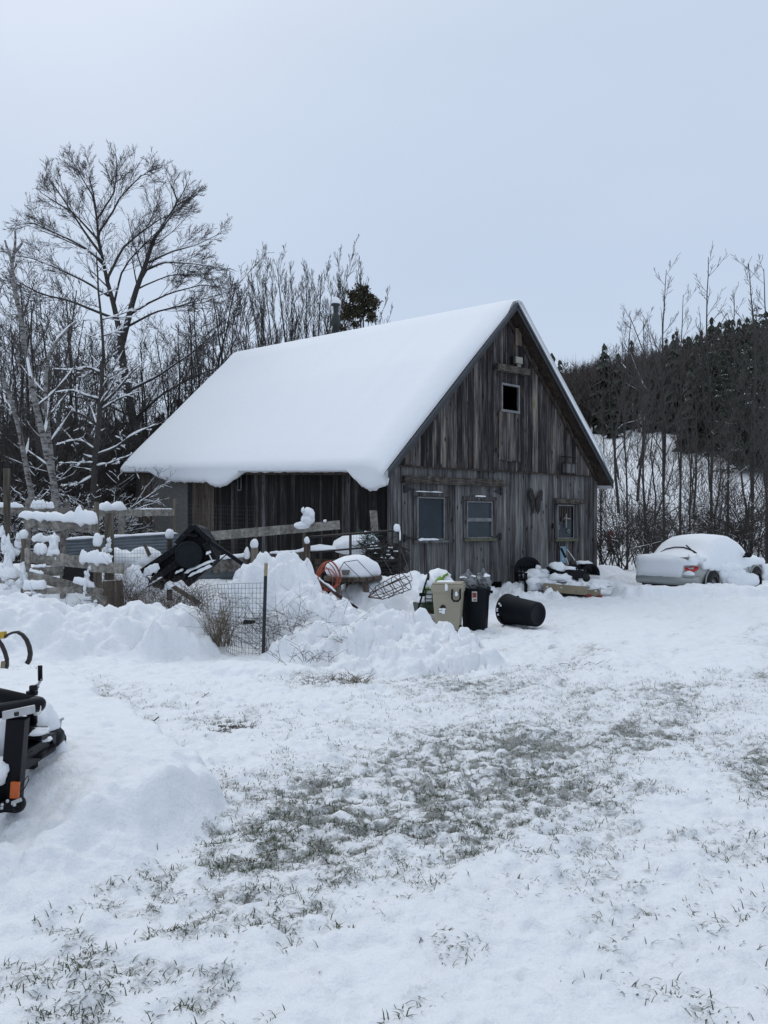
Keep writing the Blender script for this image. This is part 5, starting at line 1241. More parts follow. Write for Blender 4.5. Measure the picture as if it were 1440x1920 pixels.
for xw in (.88, 3.42):
    for s_ in (-1, 1):
        T_ = Matrix.Translation((xw, s_*.82, .30)) @ Matrix.Rotation(math.pi/2, 4, 'X')
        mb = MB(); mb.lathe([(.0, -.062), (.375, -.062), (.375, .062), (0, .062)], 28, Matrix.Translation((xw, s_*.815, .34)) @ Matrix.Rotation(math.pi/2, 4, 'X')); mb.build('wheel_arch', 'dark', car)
        mb = MB(); mb.lathe([(.19, -.1), (.29, -.09), (.30, 0), (.29, .09), (.19, .1)], 28, T_); w_ = mb.build('wheel', 'rubber', car, True)
        mb = MB(); mb.lathe([(0, -.08), (.19, -.07), (.19, .07), (0, .08)], 18, T_); mb.build('rim', 'rim', w_, True)
        mb = MB()     # flared lip round the arch
        mb.tube([(xw+.39*math.cos(t), s_*.868, .33+.39*math.sin(t)) for t in np.linspace(-.05, math.pi+.05, 16)], .022, 6); mb.build('arch_lip', 'paint', body)
secs = []      # rear bumper
for y in np.linspace(-1, 1, 13):
    w = .86; x = -.04+.13*abs(y)**4
    secs.append([(x, y*w, .52), (x-.04, y*w, .48), (x-.05, y*w, .38), (x+.02, y*w, .30), (x+.2, y*w, .30), (x+.2, y*w, .53)])
mb = MB(); loft(mb, secs); mb.build('bumper', 'paint', car, True)
mb = MB(); mb.box((.16, 0, .27), (.3, 1.3, .1)); mb.build('valance', 'dark', car)
for s_ in (-1, 1):
    mb = MB(); pts = [(-.0, s_*.56, .76), (.03, s_*.78, .80), (.18, s_*.848, .80), (.20, s_*.85, .73), (.05, s_*.80, .66), (-.02, s_*.60, .68)]
    mb.prism(pts if s_ < 0 else pts[::-1], (-.035, s_*.015, 0)); mb.build('tail_lamp', 'tail', car, bevel=.01)
mb = MB(); mb.tube([(2.62, -.86, .98), (2.62, -.98, 1.0)], .03, 6); mb.lump((2.62, -1.0, 1.04), (.06, .11, .085), 2, 12, -.9, .05); mb.build('mirror', 'blackp', car, True)
mb = MB(); mb.tube([(.70, .50, 1.11), (.84, .42, 1.20), (.90, .2, 1.255), (.90, -.05, 1.255), (.80, -.38, 1.17), (.66, -.55, 1.11)], .016, 6); mb.tube([(.95, -.10, 1.31), (.80, -.34, 1.18), (.66, -.50, 1.11)], .016, 6); mb.build('rear_wiper', 'blackp', car)
mb = MB(); mb.box((.12, -.55, .965), (.1, .16, .035)); mb.build('lamp_trim', 'blackp', car)
mb = MB()
for x in (1.15, 2.05, 2.95): mb.bar((x, -.872, .35), (x+.02, -.865, .86), .006, .012)
mb.build('door_seam', 'dark', body)
# snow skin over the car
secs = []
stn = [(-.05, .96, .60, .92), (-.02, 1.03, .70, .88), (.08, 1.08, .74, .80), (.3, 1.10, .76, .74), (.5, 1.10, .76, .70), (.66, 1.12, .75, .68), (.80, 1.20, .72, .66), (.95, 1.33, .70, .66), (1.15, 1.46, .69, .64), (1.4, 1.54, .68, .66), (1.7, 1.58, .68, .62), (2.0, 1.59, .68, .66), (2.3, 1.56, .68, .60), (2.6, 1.47, .69, .64), (2.85, 1.33, .71, .68), (3.1, 1.15, .70, .70), (3.35, 1.07, .74, .74), (3.7, 1.03, .75, .72), (4.0, .98, .72, .70), (4.22, .88, .64, .66), (4.33, .74, .5, .6)]
xs2 = [s_[0] for s_ in stn]
for x in np.linspace(-.05, 4.33, 74):
    zt_, w, sk = (np.interp(x, xs2, [s_[i] for s_ in stn]) for i in (1, 2, 3))
    sec = []; bw = np.interp(x, [-.05, .1, .5, 2, 3.4, 4, 4.33], [.72, .84, .89, .91, .90, .86, .62])
    zi = np.interp(x, [-.05, .8, 1.5, 2.5, 3.2, 4.33], [.90, .94, 1.2, 1.2, .9, .6])
    right = sk+.05*mnoise.noise(Vector((x*4, 1, 0)))+.04*mnoise.noise(Vector((x*13, 1, 0)))
    if .1 < x < .32: right += .14
    left = sk+.05*mnoise.noise(Vector((x*4, 9, 0)))
    rec = .10 if False else 0.
    prof = [(-bw+.02, right), (-bw-.02, right+.03), (-bw-.015, right+.12), (-(bw*.7+w*.3), max(right+.2, .55*zt_+.45*right)), (-w*1.04, zt_-.11), (-w*.85, zt_-.03), (-w*.5, zt_), (0, zt_+.015), (w*.5, zt_), (w*.85, zt_-.03), (w*1.04, zt_-.11), (bw*.7+w*.3, .55*zt_+.45*left), (bw+.015, left+.12), (bw+.02, left+.03), (bw-.02, left), (bw*.6, min(zi, zt_-.12)-.06), (0, min(zi, zt_-.12)-.04), (-bw*.6, min(zi, zt_-.12)-.06)]
    # hollow left by the rear screen
    hol = math.exp(-((x-.92)/.15)**2)
    for j, (y, z) in enumerate(prof):
        if 4 < j < 10: z -= .07*hol*(1 if abs(y) < .5 else .2)
        sec.append((x, y, z+(.02*mnoise.noise(Vector((x*2.2, y*2.2, 4))) if 2 < j < 12 else 0)))
    secs.append(sec)
mb = MB(); loft(mb, secs); mb.build('snow', 'snow', car, True)
secs = []      # sheet of snow stuck to the boot lid
for y in np.linspace(-.86, .88, 44):
    zb_ = .50+.34*float(ss(-y, .50, .57))+.02*mnoise.noise(Vector((y*6, 0, 3))); x0 = -.02+.12*abs(y/.86)**5; t = (y+.86)/1.74; e = max(.02, 1-abs(2*t-1)**7)**.5; n_ = .02*mnoise.noise(Vector((y*4, 2, 1)))
    secs.append([(x0+.05, y, zb_), (x0-.05*e, y, zb_+.01), (x0-.07*e, y, zb_*.4+.48), (x0-.06*e, y, max(.80, zb_+.01)), (x0-.08*e+n_, y, .89), (x0-.075*e+n_, y, .95), (x0-.03*e, y, 1.0+.02*e+n_), (x0+.10, y, 1.02+.05*e+n_), (x0+.28, y, 1.02+.055*e), (x0+.45, y, 1.0), (x0+.45, y, .93)])
mb = MB(); loft(mb, secs); mb.lump((-.02, -.68, .60), (.06, .15, .08), 4, 12); mb.build('boot_snow', 'snow', car, True)
mb = MB()      # drift stuck against the doors
for k, (x, z, rx, rz_) in enumerate([(1.75, .55, .45, .30), (2.1, .42, .55, .32), (1.5, .62, .30, .22), (2.5, .34, .5, .26), (3.05, .30, .3, .2), (3.95, .5, .3, .25), (2.0, .68, .35, .16)]): mb.lump((x, -.90, z), (rx, .16, rz_), k, 16, -.9, .2)
mb.build('side_snow', 'snow', car, True)
# small red-striped cloth hanging in the trees
p0 = P(1143, 1008, 33.); m = MB(); m.prism([(-.05, 0, .3), (.12, 0, .25), (.2, 0, -.1), (.05, 0, -.2), (-.1, 0, -.15)], (0, .03, 0))
o = m.build('red_cloth', simple('red_stripe', (.3, .05, .06), .8, 0, .5, 12.), None); o.location = p0; tag(o, 'small red cloth hanging among the trunks right of the barn corner', 'cloth')

# ------------------------------------------------------------------ fences and clutter at the left
def post(parent, px, top, bot, Y, w, mat='post_wood', round_=True, cap=None, lean=0.):
    a_, b_ = P(px, bot, Y), P(px+lean, top, Y); r = w*Y/F/2; m = MB(); L_ = parent.location
    if round_: m.tube([a_-L_-Vector((0, 0, .5)), a_-L_, b_-L_], [r, r, r*.94], 12, tone=q.random())
    else: m.bar(a_-L_-Vector((0, 0, .4)), b_-L_, r*2, r*1.5, q.random(), up=Vector((0, 1, 0)))
    o = m.build('post', mat, parent)
    if cap:
        m = MB(); m.lump(b_-L_+Vector((cap[2] if len(cap) > 2 else 0, 0, cap[1]*Y/F*.42)), (cap[0]*Y/F/2, cap[0]*Y/F/2, cap[1]*Y/F*.55), int(px), 14, -.75, .10); m.build('snow_cap', 'lump_snow', o, True)
    return o
def rail(parent, a_, b_, Ya, Yb_, h, th=.045, mat='fence_wood', snow=None, name='rail', tone=None):
    L_ = parent.location; p, r = P(*a_, Ya)-L_, P(*b_, Yb_)-L_; m = MB(); m.bar(p, r, th, h*(Ya+Yb_)/2/F, q.random() if tone is None else tone)
    o = m.build(name, mat, parent)
    if snow:
        up = Vector((0, 0, h*(Ya+Yb_)/2/F/2))
        for k, (t0, t1, hh, ww) in enumerate(snow):
            m = MB(); m.snowbar(p.lerp(r, t0)+up, p.lerp(r, t1)+up, ww, hh, int(a_[0]+k*3+a_[1]), max(14, int(34*(t1-t0)))); m.build('snow', 'lump_snow', o, True)
    return o
def wiremesh(parent, pts_top, pts_bot, ncol, nrow, r=.0022, mat='wire', name='mesh', sag=0.):
    L_ = parent.location; pts_top = [Vector(p)-L_ for p in pts_top]; pts_bot = [Vector(p)-L_ for p in pts_bot]; lines = []
    def interp(pl, t):
        x = t*(len(pl)-1); i = min(int(x), len(pl)-2); return pl[i].lerp(pl[i+1], x-i)
    G_ = [[interp(pts_top, c/ncol).lerp(interp(pts_bot, c/ncol), (rw/nrow))+Vector((0, .02*mnoise.noise(Vector((c*.3, rw*.3, px_))), 0)) for rw in range(nrow+1)] for c in range(ncol+1) for px_ in (parent.location.x,)]
    polys = []
    for c in range(ncol+1): polys.append((np.array([list(v) for v in G_[c]]), np.full(nrow+1, r)))
    v1, q1 = tubes(polys, 3)
    polys = [(np.array([list(G_[c][rw]) for c in range(ncol+1)]), np.full(ncol+1, r)) for rw in range(nrow+1)]
    v2, q2_ = tubes(polys, 3)
    me = np_mesh(name, np.concatenate([v1, v2]), np.concatenate([q1, q2_+len(v1)]), mat)
    return obj(name, me, parent)
# back rail fence
bf_ = empty('rail_fence', 'old board fence along the edge of the woods at the far left', 'fence', P(160, 1060, 19.5))
post(bf_, 13, 878, 1010, 16.5, 10, 'post_wood', False); post(bf_, 52, 935, 1040, 18, 8, 'fence_wood', False); post(bf_, 124, 940, 1050, 18.5, 9, 'fence_wood', False); post(bf_, 181, 941, 1010, 17, 8, 'post_wood', False)
post(bf_, 228, 958, 1014, 18.5, 11, 'fence_wood', False); post(bf_, 328, 935, 1000, 20.5, 6, 'post_wood', False)
rail(bf_, (-30, 956), (180, 960), 17.5, 18.3, 13, snow=[(.05, .35, .10, .12), (.4, .62, .16, .16)])
rail(bf_, (180, 962), (327, 961), 18.3, 20.5, 13, snow=[(.02, .36, .16, .2), (.5, .98, .03, .06)])
wiremesh(bf_, [P(60, 945, 17.6), P(330, 945, 20.3), P(480, 950, 22)], [P(60, 1040, 17.6), P(330, 1050, 20.3), P(480, 1060, 22)], 70, 14, .0022)
# low tumbledown board fence nearer
ff = empty('board_fence', 'tumbledown grey board fence under thick snow caps at the left', 'fence', P(120, 1110, 15))
post(ff, 44, 1010, 1100, 15.3, 10, cap=(16, 18)); post(ff, 183, 1025, 1110, 15., 16, cap=(17, 26)); post(ff, 205, 962, 1040, 15.6, 18, cap=None); post(ff, 52, 1028, 1110, 14.6, 9, 'fence_wood', False)
post(ff, 318, 1010, 1080, 16.2, 11, cap=(16, 19)); post(ff, 118, 1000, 1090, 16.5, 9, 'fence_wood', False)
rail(ff, (46, 979), (180, 990), 15.6, 15.4, 19, snow=[(-.08, .45, .13, .20), (.30, .75, .15, .2), (.66, 1.02, .24, .22)], tone=.5)
rail(ff, (53, 1044), (176, 1056), 14.8, 14.7, 22, tone=.85, snow=[(.10, .28, .17, .2), (.30, .48, .10, .12)]); rail(ff, (166, 1062), (232, 1066), 14.65, 14.6, 20, snow=[(-.25, .65, .20, .22)], tone=.9)
rail(ff, (58, 1073), (118, 1070), 14.6, 14.6, 18, tone=.75, snow=[(.1, .5, .05, .07)]); rail(ff, (55, 1079), (192, 1114), 14.5, 14.4, 18, tone=.7, snow=[(.0, .2, .05, .07), (.6, .9, .12, .14)])
rail(ff, (44, 1110), (140, 1106), 14.3, 14.3, 12, snow=[(.0, .45, .16, .2)]); rail(ff, (160, 1122), (200, 1127), 14.2, 14.2, 18)
rail(ff, (60, 1018), (120, 1020), 16.4, 16.5, 10, snow=[(.0, .9, .13, .16)])
rail(ff, (-20, 1085), (48, 1090), 14.9, 14.7, 14, snow=[(.0, .8, .2, .22)])
m = MB(); L_ = ff.location      # mushroomed snow shapes of the fence
rc = random.Random(17)
def cluster(m, px, py, Y, rx, rz_, n, seed, lean=0.):
    for k in range(n):
        t = k/max(1, n-1); a_ = rc.uniform(-1, 1)*(1-.5*t)
        m.lump(P(px+a_*rx*.6+lean*t, py+rz_*(.8-1.5*t), Y+rc.uniform(-.05, .05))-L_, (rx*Y/F*rc.uniform(.45, .75)*(1-.35*t), rx*Y/F*.5, rz_*Y/F*rc.uniform(.35, .6)), seed*7+k, 14, -.9, .34, None, 1.7)
for k, (px, py, Y, rx, rz_, n, le) in enumerate([(108, 1040, 14.8, 16, 24, 4, -8), (70, 1032, 14.8, 12, 9, 2, 0), (10, 1050, 14.9, 16, 34, 5, 10), (30, 1020, 15, 12, 18, 3, 6), (38, 1078, 14.6, 16, 20, 4, 8), (4, 1012, 15.2, 10, 20, 3, 0), (164, 1076, 14.6, 8, 17, 3, 4), (158, 1128, 14.2, 22, 9, 3, 4), (180, 1132, 14.1, 9, 6, 2, 0), (160, 1103, 14.3, 6, 14, 3, 0), (200, 1022, 15.4, 8, 12, 3, 5), (205, 1038, 15.1, 9, 9, 2, 0), (12, 1092, 14.4, 16, 12, 3, 0), (62, 1118, 14.1, 20, 8, 3, 0)]):
    cluster(m, px, py, Y, rx, rz_, n, k+2, le)
m.build('snow', 'lump_snow', ff, True)
wiremesh(ff, [P(170, 1018, 15.3), P(318, 1018, 16.1)], [P(170, 1100, 15.3), P(318, 1100, 16.1)], 26, 12, .0022)
# boards and boxes under the fence
def slab(name, lab, cat, quad, Y, mat, th=.06, group=None):
    m = MB(); c = P(sum(p[0] for p in quad)/len(quad), max(p[1] for p in quad), Y); m.prism([P(x, y, Y)-c for x, y in quad], (0, th, 0)); o = m.build(name, mat, None); o.location = c; return tag(o, lab, cat, group)
slab('wooden_board', 'dark upright board leaning behind the low fence', 'board', [(192, 1090), (228, 1088), (232, 1140), (190, 1142)], 14.5, 'wood_brown')
slab('black_board', 'black panel showing through a gap of the low fence', 'panel', [(118, 1062), (180, 1068), (180, 1098), (116, 1092)], 15.4, 'dark')
# corrugated metal sheets
def corrugated(lab, a_, b_, Ya, Yb_, h0, snow):
    p, r = P(*a_, Ya), P(*b_, Yb_); hh = h0*(Ya+Yb_)/2/F; rt_ = empty('metal_sheet', lab, 'metal sheet', p, 0, 'corrugated metal sheets in the pen'); n = 26; m = MB(); vs = []; fs = []
    d = r-p; nrm = Vector((d.y, -d.x, 0)).normalized()
    for k in range(n+1):
        z = -hh*k/n; o = nrm*.018*math.sin(k*1.5)
        for t in (0, .33, .66, 1.): vs.append(d*t+Vector((0, 0, z))+o)
    for k in range(n):
        for j in range(3): fs.append((k*4+j, k*4+j+1, k*4+5+j, k*4+4+j))
    m.add(vs, fs); sh_ = m.build('sheet', 'zinc', rt_, True); md = sh_.modifiers.new('thick', 'SOLIDIFY'); md.thickness = .006
    if snow:
        m = MB(); m.snowbar((0, 0, .0), d, .14, snow, 7, 20); m.build('snow', 'lump_snow', rt_, True)
corrugated('wide grey corrugated sheet across the pen behind the capped posts', (120, 1012), (335, 1000), 17.2, 17.6, 38, .05)
corrugated('grey-blue corrugated sheet under the long black bar', (335, 1063), (500, 1055), 17.4, 17.8, 60, .12)
corrugated('narrow corrugated sheet edge by the round post', (195, 1014), (330, 998), 18.4, 18.6, 22, .0)
# snow-topped trough inside pen
tg_ = empty('feed_trough', 'snow-filled trough inside the pen behind the wire', 'trough', P(240, 1058, 16.4))
m = MB(); m.box((0, 0, -.05), (1.5, .35, .22)); m.build('box', 'zinc', tg_, bevel=.01); m = MB(); m.snowbar((-.75, 0, .06), (.75, 0, .06), .5, .28, 5, 16, .25); m.build('snow', 'lump_snow', tg_, True)
tg2 = empty('feed_trough', 'small pale trough with snow beside the tipped cart', 'trough', P(262, 1062, 15.9), .2)
m = MB(); m.box((0, 0, -.04), (.62, .3, .16)); m.build('box', 'white', tg2, bevel=.02); m = MB(); m.snowbar((-.3, 0, .04), (.3, 0, .04), .32, .22, 9, 12, .2); m.build('snow', 'lump_snow', tg2, True)
# long rail in front of the barn with its posts
lf = empty('plank_fence', 'single long grey plank on posts in front of the dark barn wall', 'fence', P(500, 1080, 18.2))
rail(lf, (385, 1006), (637, 984), 17.9, 18.6, 17, snow=[(.70, .78, .08, .1)], tone=.75)
rail(lf, (395, 1062), (478, 1055), 17.2, 17.4, 26, snow=[(.1, .9, .08, .1)], tone=.3); rail(lf, (505, 1045), (572, 1041), 17.6, 17.6, 14, .045, 'post_wood', snow=[(.0, 1., .05, .09)])
rail(lf, (500, 1060), (640, 1062), 17.7, 17.7, 26, .04, 'wood_brown', tone=.2)
post(lf, 477, 1028, 1100, 17.3, 15, 'post_wood', cap=(15, 18)); post(lf, 463, 1048, 1100, 17.3, 5, 'post_wood', cap=(12, 22)); post(lf, 576, 1020, 1110, 17.5, 12, 'wood_brown', False, cap=(11, 14)); post(lf, 570, 960, 1000, 18.45, 6, 'post_wood', False)
L_ = lf.location; m = MB()
for k, (px, py, rx, rz_) in enumerate([(578, 962, 11, 11), (577, 975, 12, 12), (566, 986, 14, 7), (585, 966, 5, 9), (568, 957, 3, 6), (609, 977, 3, 3)]): m.lump(P(px, py, 18.35)-L_, (rx*18.4/F, .13, rz_*18.4/F), k+5, 14, -.9, .16)
m.build('snow', 'lump_snow', lf, True)
# second smaller row of snow lumps behind gate
# tube gate
gt = empty('tube_gate', 'dark steel tube gate between the plank fence and the barn door', 'gate', P(665, 1095, 17.6))
L_ = gt.location; Yg = 17.5; m = MB()
m.tube([P(580, 1007, Yg)-L_, P(650, 1002, Yg)-L_, P(735, 995, Yg)-L_, P(744, 996, Yg)-L_, P(748, 1002, Yg)-L_, P(749, 1015, Yg)-L_, P(749, 1090, Yg)-L_], .028, 10); fr = m.build('frame', 'tube', gt, True)
m = MB(); m.tube([P(580, 1036, Yg)-L_, P(660, 1029, Yg)-L_, P(749, 1022, Yg)-L_], .022, 8); m.tube([P(580, 1060, Yg)-L_, P(749, 1050, Yg)-L_], .02, 8); m.build('crossbar', 'tube', gt, True)
m = MB(); m.tube([P(657, 1003, Yg)-L_, P(657, 1068, Yg)-L_], .03, 8); m.build('upright', 'tube', gt, True); m = MB(); m.tube([P(580, 1007, Yg)-L_, P(580, 1090, Yg)-L_], .026, 8); m.build('upright', 'tube', gt, True)
wiremesh(gt, [P(657, 1003, Yg+.02), P(749, 1000, Yg+.02)], [P(657, 1088, Yg+.02), P(749, 1085, Yg+.02)], 16, 14, .002, 'tube')
m = MB(); m.lump(P(744, 990, Yg)-L_, (.07, .07, .10), 3, 12, -.8, .1); m.lump(P(750, 1003, Yg-.03)-L_, (.02, .03, .14), 5, 10, -.9, .1); m.build('snow', 'lump_snow', gt, True)
# junk behind gate
sp2 = empty('netting_heap', 'heap of dark netting and wire against the barn behind the tube gate', 'netting', P(715, 1060, 18.2))
L_ = sp2.location; m = MB(); rq = random.Random(12)
for k in range(150):
    p = P(rq.uniform(690, 748), rq.uniform(1018, 1085), 18.2+rq.uniform(-.3, .4))-L_; m.tube([p, p+Vector((rq.gauss(0, .16), rq.gauss(0, .12), rq.gauss(0, .1))), p+Vector((rq.gauss(0, .25), rq.gauss(0, .15), rq.gauss(0, .18)))], rq.uniform(.006, .012), 4, False)
m.build('net', 'tube', sp2)
m = MB(); m.lump(P(722, 1048, 18.5)-L_, (.42, .25, .42), 3, 16, -.9, .3); m.lump(P(735, 1075, 18.4)-L_, (.3, .2, .3), 5, 14, -.9, .3); m.build('core', 'dark', sp2)
m = MB()
for k in range(70):
    p = P(rq.uniform(680, 705), rq.uniform(1000, 1030), 18.3+rq.uniform(-.1, .2))-L_; m.tube([p, p+Vector((rq.gauss(0, .14), rq.gauss(0, .1), rq.gauss(0, .1)))], .007, 4, False)
m.build('green_net', 'netgreen', sp2)
m = MB()
for k in range(16): m.lump(P(rq.uniform(690, 742), rq.uniform(1015, 1050), 18.05)-L_, (rq.uniform(.02, .09), .05, rq.uniform(.015, .03)), k, 8)
m.build('snow', 'lump_snow', sp2, True)
hp = empty('snowy_bale', 'snow-covered bale behind the tube gate', 'bale', P(655, 1045, 18.8)); L_ = hp.location
m = MB(); m.box(P(668, 1035, 18.9)-L_, (.8, .5, .5)); m.build('bale', 'straw', hp, bevel=.06); m = MB(); m.lump(P(665, 1026, 18.8)-L_, (.50, .35, .30), 6, 18, -.5, .12); m.lump(P(690, 1012, 18.8)-L_, (.25, .3, .17), 7, 14); m.lump(P(600, 1030, 18.3)-L_, (.42, .2, .10), 8, 16); m.build('snow', 'lump_snow', hp, True)
slab('leaning_board', 'pale short board leaning upright on the barn wall near its corner', 'board', [(693, 957), (707, 957), (710, 1000), (696, 1000)], 19.6, 'fence_wood', .04)
# round table with dome of snow
Yt2 = 16.2; tb = empty('round_table', 'round wooden table under a dome of snow in front of the tube gate', 'table', P(665, 1112, Yt2)); L_ = tb.location
m = MB(); c = P(662, 1083, Yt2)-L_; m.lathe([(0, -.05), (.58, -.05), (.60, -.03), (.60, .02), (.58, .04), (0, .04)], 32, Matrix.Translation(c)); m.build('tabletop', 'wood_brown', tb)
for k, px in enumerate((634, 655, 684, 700)):
    m = MB(); m.bar(P(px, 1085, Yt2+(.2 if k % 2 else -.3))-L_, P(px+(-3 if k < 2 else 4), 1118, Yt2+(.2 if k % 2 else -.3))-L_, .12, .09, q.random(), Vector((0, 1, 0))); m.build('leg', 'fence_wood' if k == 3 else 'wood_brown', tb)
m = MB(); m.lump(c+Vector((.0, 0, .12)), (.56, .54, .36), 11, 26, -.25, .10); m.build('snow', 'lump_snow', tb, True)
slab('stone_bowl', 'flat grey stone on the edge of the snowy round table', 'stone', [(640, 1069), (656, 1069), (654, 1078), (642, 1078)], 15.6, 'plywood', .1)
# orange hose coil
hs = empty('orange_hose', 'coil of orange hose standing against the round table', 'hose', P(617, 1100, 15.3)); L_ = hs.location; m = MB()
for k, (px, py, rx, rz_, dx) in enumerate([(617, 1078, 20, 26, 0), (612, 1081, 20, 27, .03), (619, 1077, 19, 25, -.04), (608, 1084, 15, 22, .08), (614, 1084, 17, 18, -.08)]):
    pts = [P(px+rx*math.cos(t)+(3*math.sin(2*t)), py+rz_*math.sin(t), 15.3+dx+.18*math.cos(t+k))-L_ for t in np.linspace(0, 2*math.pi, 30)]; m.tube(pts, .011, 6, False)
m.build('coil', 'orange', hs, True)
# bundle of dark pipes sticking out left of table
pb_ = empty('pipe_bundle', 'bundle of black pipes slanting down beside the orange hose', 'pipes', P(600, 1115, 15.2)); L_ = pb_.location
for k in range(7):
    m = MB(); m.tube([P(572+k*3, 1070+k*2.5, 15.4+k*.05)-L_, P(640+k*5, 1122+k*3, 14.7+k*.08)-L_], .022, 8); m.build('pipe', 'blackp' if k % 3 else 'rust', pb_, True)
m = MB(); m.snowbar(P(585, 1076, 15.3)-L_, P(630, 1110, 14.9)-L_, .05, .035, 5); m.build('snow', 'lump_snow', pb_, True)
# wire plant cage
cg = empty('wire_cage', 'rusty wire plant cage lying on the snow before the barn door', 'cage', P(715, 1115, 15.)); L_ = cg.location; m = MB()
A_, B_ = P(648, 1062, 15.6), P(705, 1118, 14.9); C_, D_ = P(768, 1078, 15.4), P(720, 1118, 14.8)
def ring(px, py, rx, rz_, Y, tl): return [P(px+rx*math.cos(t)*math.cos(tl)-rz_*math.sin(t)*math.sin(tl), py+rx*math.cos(t)*math.sin(tl)+rz_*math.sin(t)*math.cos(tl), Y+.2*math.sin(t))-L_ for t in np.linspace(0, 2*math.pi, 22)]
for (px, py, rx, rz_, tl) in ((760, 1090, 18, 6, 1.0), (745, 1097, 18, 7, 1.0), (728, 1104, 16, 7, 1.05), (712, 1111, 14, 6, 1.1)): m.tube(ring(px, py, rx, rz_, 15.1, tl), .008, 5, False)
for t in range(6): 
    a_ = t*math.pi/3; i = int(a_/(2*math.pi)*21); m.tube([ring(760, 1090, 18, 6, 15.1, 1.0)[i], ring(712, 1111, 14, 6, 15.1, 1.1)[i], P(690, 1120, 14.9)-L_], .008, 5, False)
m.build('cage', 'rust', cg)
cg2 = empty('plant_trellis', 'dark bent wire trellis leaning over the snowy round table', 'trellis', P(700, 1110, 15.5)); L_ = cg2.location; m = MB()
m.tube([P(640, 1118, 15.5)-L_, P(637, 1068, 15.5)-L_, P(645, 1054, 15.5)-L_, P(670, 1050, 15.5)-L_], .008, 5); m.tube([P(645, 1054, 15.5)-L_, P(700, 1108, 15.2)-L_], .007, 5); m.tube([P(670, 1050, 15.5)-L_, P(716, 1098, 15.3)-L_], .007, 5); m.tube([P(692, 1112, 15.2)-L_, P(768, 1080, 15.3)-L_, P(773, 1088, 15.3)-L_, P(728, 1122, 15.)-L_], .008, 5)
for k in range(7): m.tube([P(700+k*10, 1112-k*4.5, 15.25)-L_, P(716+k*9, 1122-k*5.5, 15.)-L_], .006, 4)
m.tube([P(752, 1030, 16.5)-L_, P(773, 1085, 15.3)-L_], .006, 4); m.tube([P(715, 1040, 16.8)-L_, P(735, 1075, 16.)-L_], .006, 4)
m.build('rod', 'tube', cg2)

# tipped black cart
Yk2 = 15.6; tk = empty('tipped_cart', 'black plastic garden cart tipped on end in front of the pen', 'cart', P(335, 1110, Yk2)); L_ = tk.location
def trp(pl, Y): return [P(a_, b_, Y)-L_ for a_, b_ in pl]
m = MB(); m.prism(trp([(264, 1072), (272, 1062), (330, 1024), (346, 1000), (364, 984), (380, 990), (394, 1012), (404, 1046), (398, 1060), (352, 1098), (338, 1086), (300, 1104), (276, 1100), (292, 1082), (268, 1078)], Yk2+.05), (0, .5, 0)); m.build('tray', 'cart', tk, bevel=.03)
m = MB()
for k, (a_, b_, w_) in enumerate([((265, 1074), (335, 1026), .13), ((276, 1098), (345, 1050), .10), ((300, 1103), (350, 1075), .09), ((332, 1020), (364, 986), .12), ((364, 986), (395, 1014), .10), ((385, 1018), (402, 1050), .14), ((400, 1050), (350, 1096), .13), ((285, 1085), (340, 1045), .05), ((345, 1002), (372, 1005), .06)]):
    m.bar(P(*a_, Yk2-.02)-L_, P(*b_, Yk2-.02)-L_, .14, w_, up=Vector((0, 1, .01)).cross(Vector((1, 0, 0))))
m.build('rib', 'cart', tk, bevel=.015)
Tm = Matrix.Translation(P(354, 1040, Yk2-.18)-L_) @ Matrix.Rotation(.3, 4, 'Z') @ Matrix.Rotation(math.pi/2, 4, 'X')
m = MB(); m.lathe([(.0, .03), (.17, .035), (.22, .01), (.235, .03), (.255, .03), (.265, 0), (.26, -.10), (0, -.10)], 32, Tm); w_ = m.build('wheel', 'disc', tk, True)
m = MB(); m.bar(P(392, 1014, Yk2-.05)-L_, P(478, 1073, Yk2-.3)-L_, .05, .075); m.build('handle', 'blackp', tk, bevel=.01); m = MB(); m.tube([P(424, 1040, Yk2)-L_, P(400, 1062, Yk2+.1)-L_], .012, 6); m.build('strut', 'iron', tk)
m = MB()
for k, (a_, b_, h_) in enumerate([((345, 1075), (405, 1050), .05), ((352, 1082), (398, 1062), .06), ((278, 1098), (305, 1082), .03), ((328, 1076), (345, 1068), .04), ((386, 1040), (396, 1036), .05), ((392, 1040), (400, 1056), .03), ((268, 1080), (300, 1066), .16)]): m.snowbar(P(*a_, Yk2-.1)-L_, P(*b_, Yk2-.1)-L_, .07, h_, k+3, 10)
m.lump(P(325, 1100, Yk2-.1)-L_, (.16, .12, .12), 3, 12); m.lump(P(258, 1095, Yk2)-L_, (.28, .2, .32), 7, 14); m.build('snow', 'lump_snow', tk, True)
slab('dark_stake', 'short dark stake poking from the snow left of the tipped cart', 'stake', [(268, 1022), (272, 1020), (283, 1040), (277, 1043)], 15.8, 'post_wood', .05)
slab('wooden_board', 'weathered board slanting under the tipped cart', 'board', [(320, 1102), (328, 1098), (378, 1130), (372, 1136)], 14.6, 'wood_brown', .05)

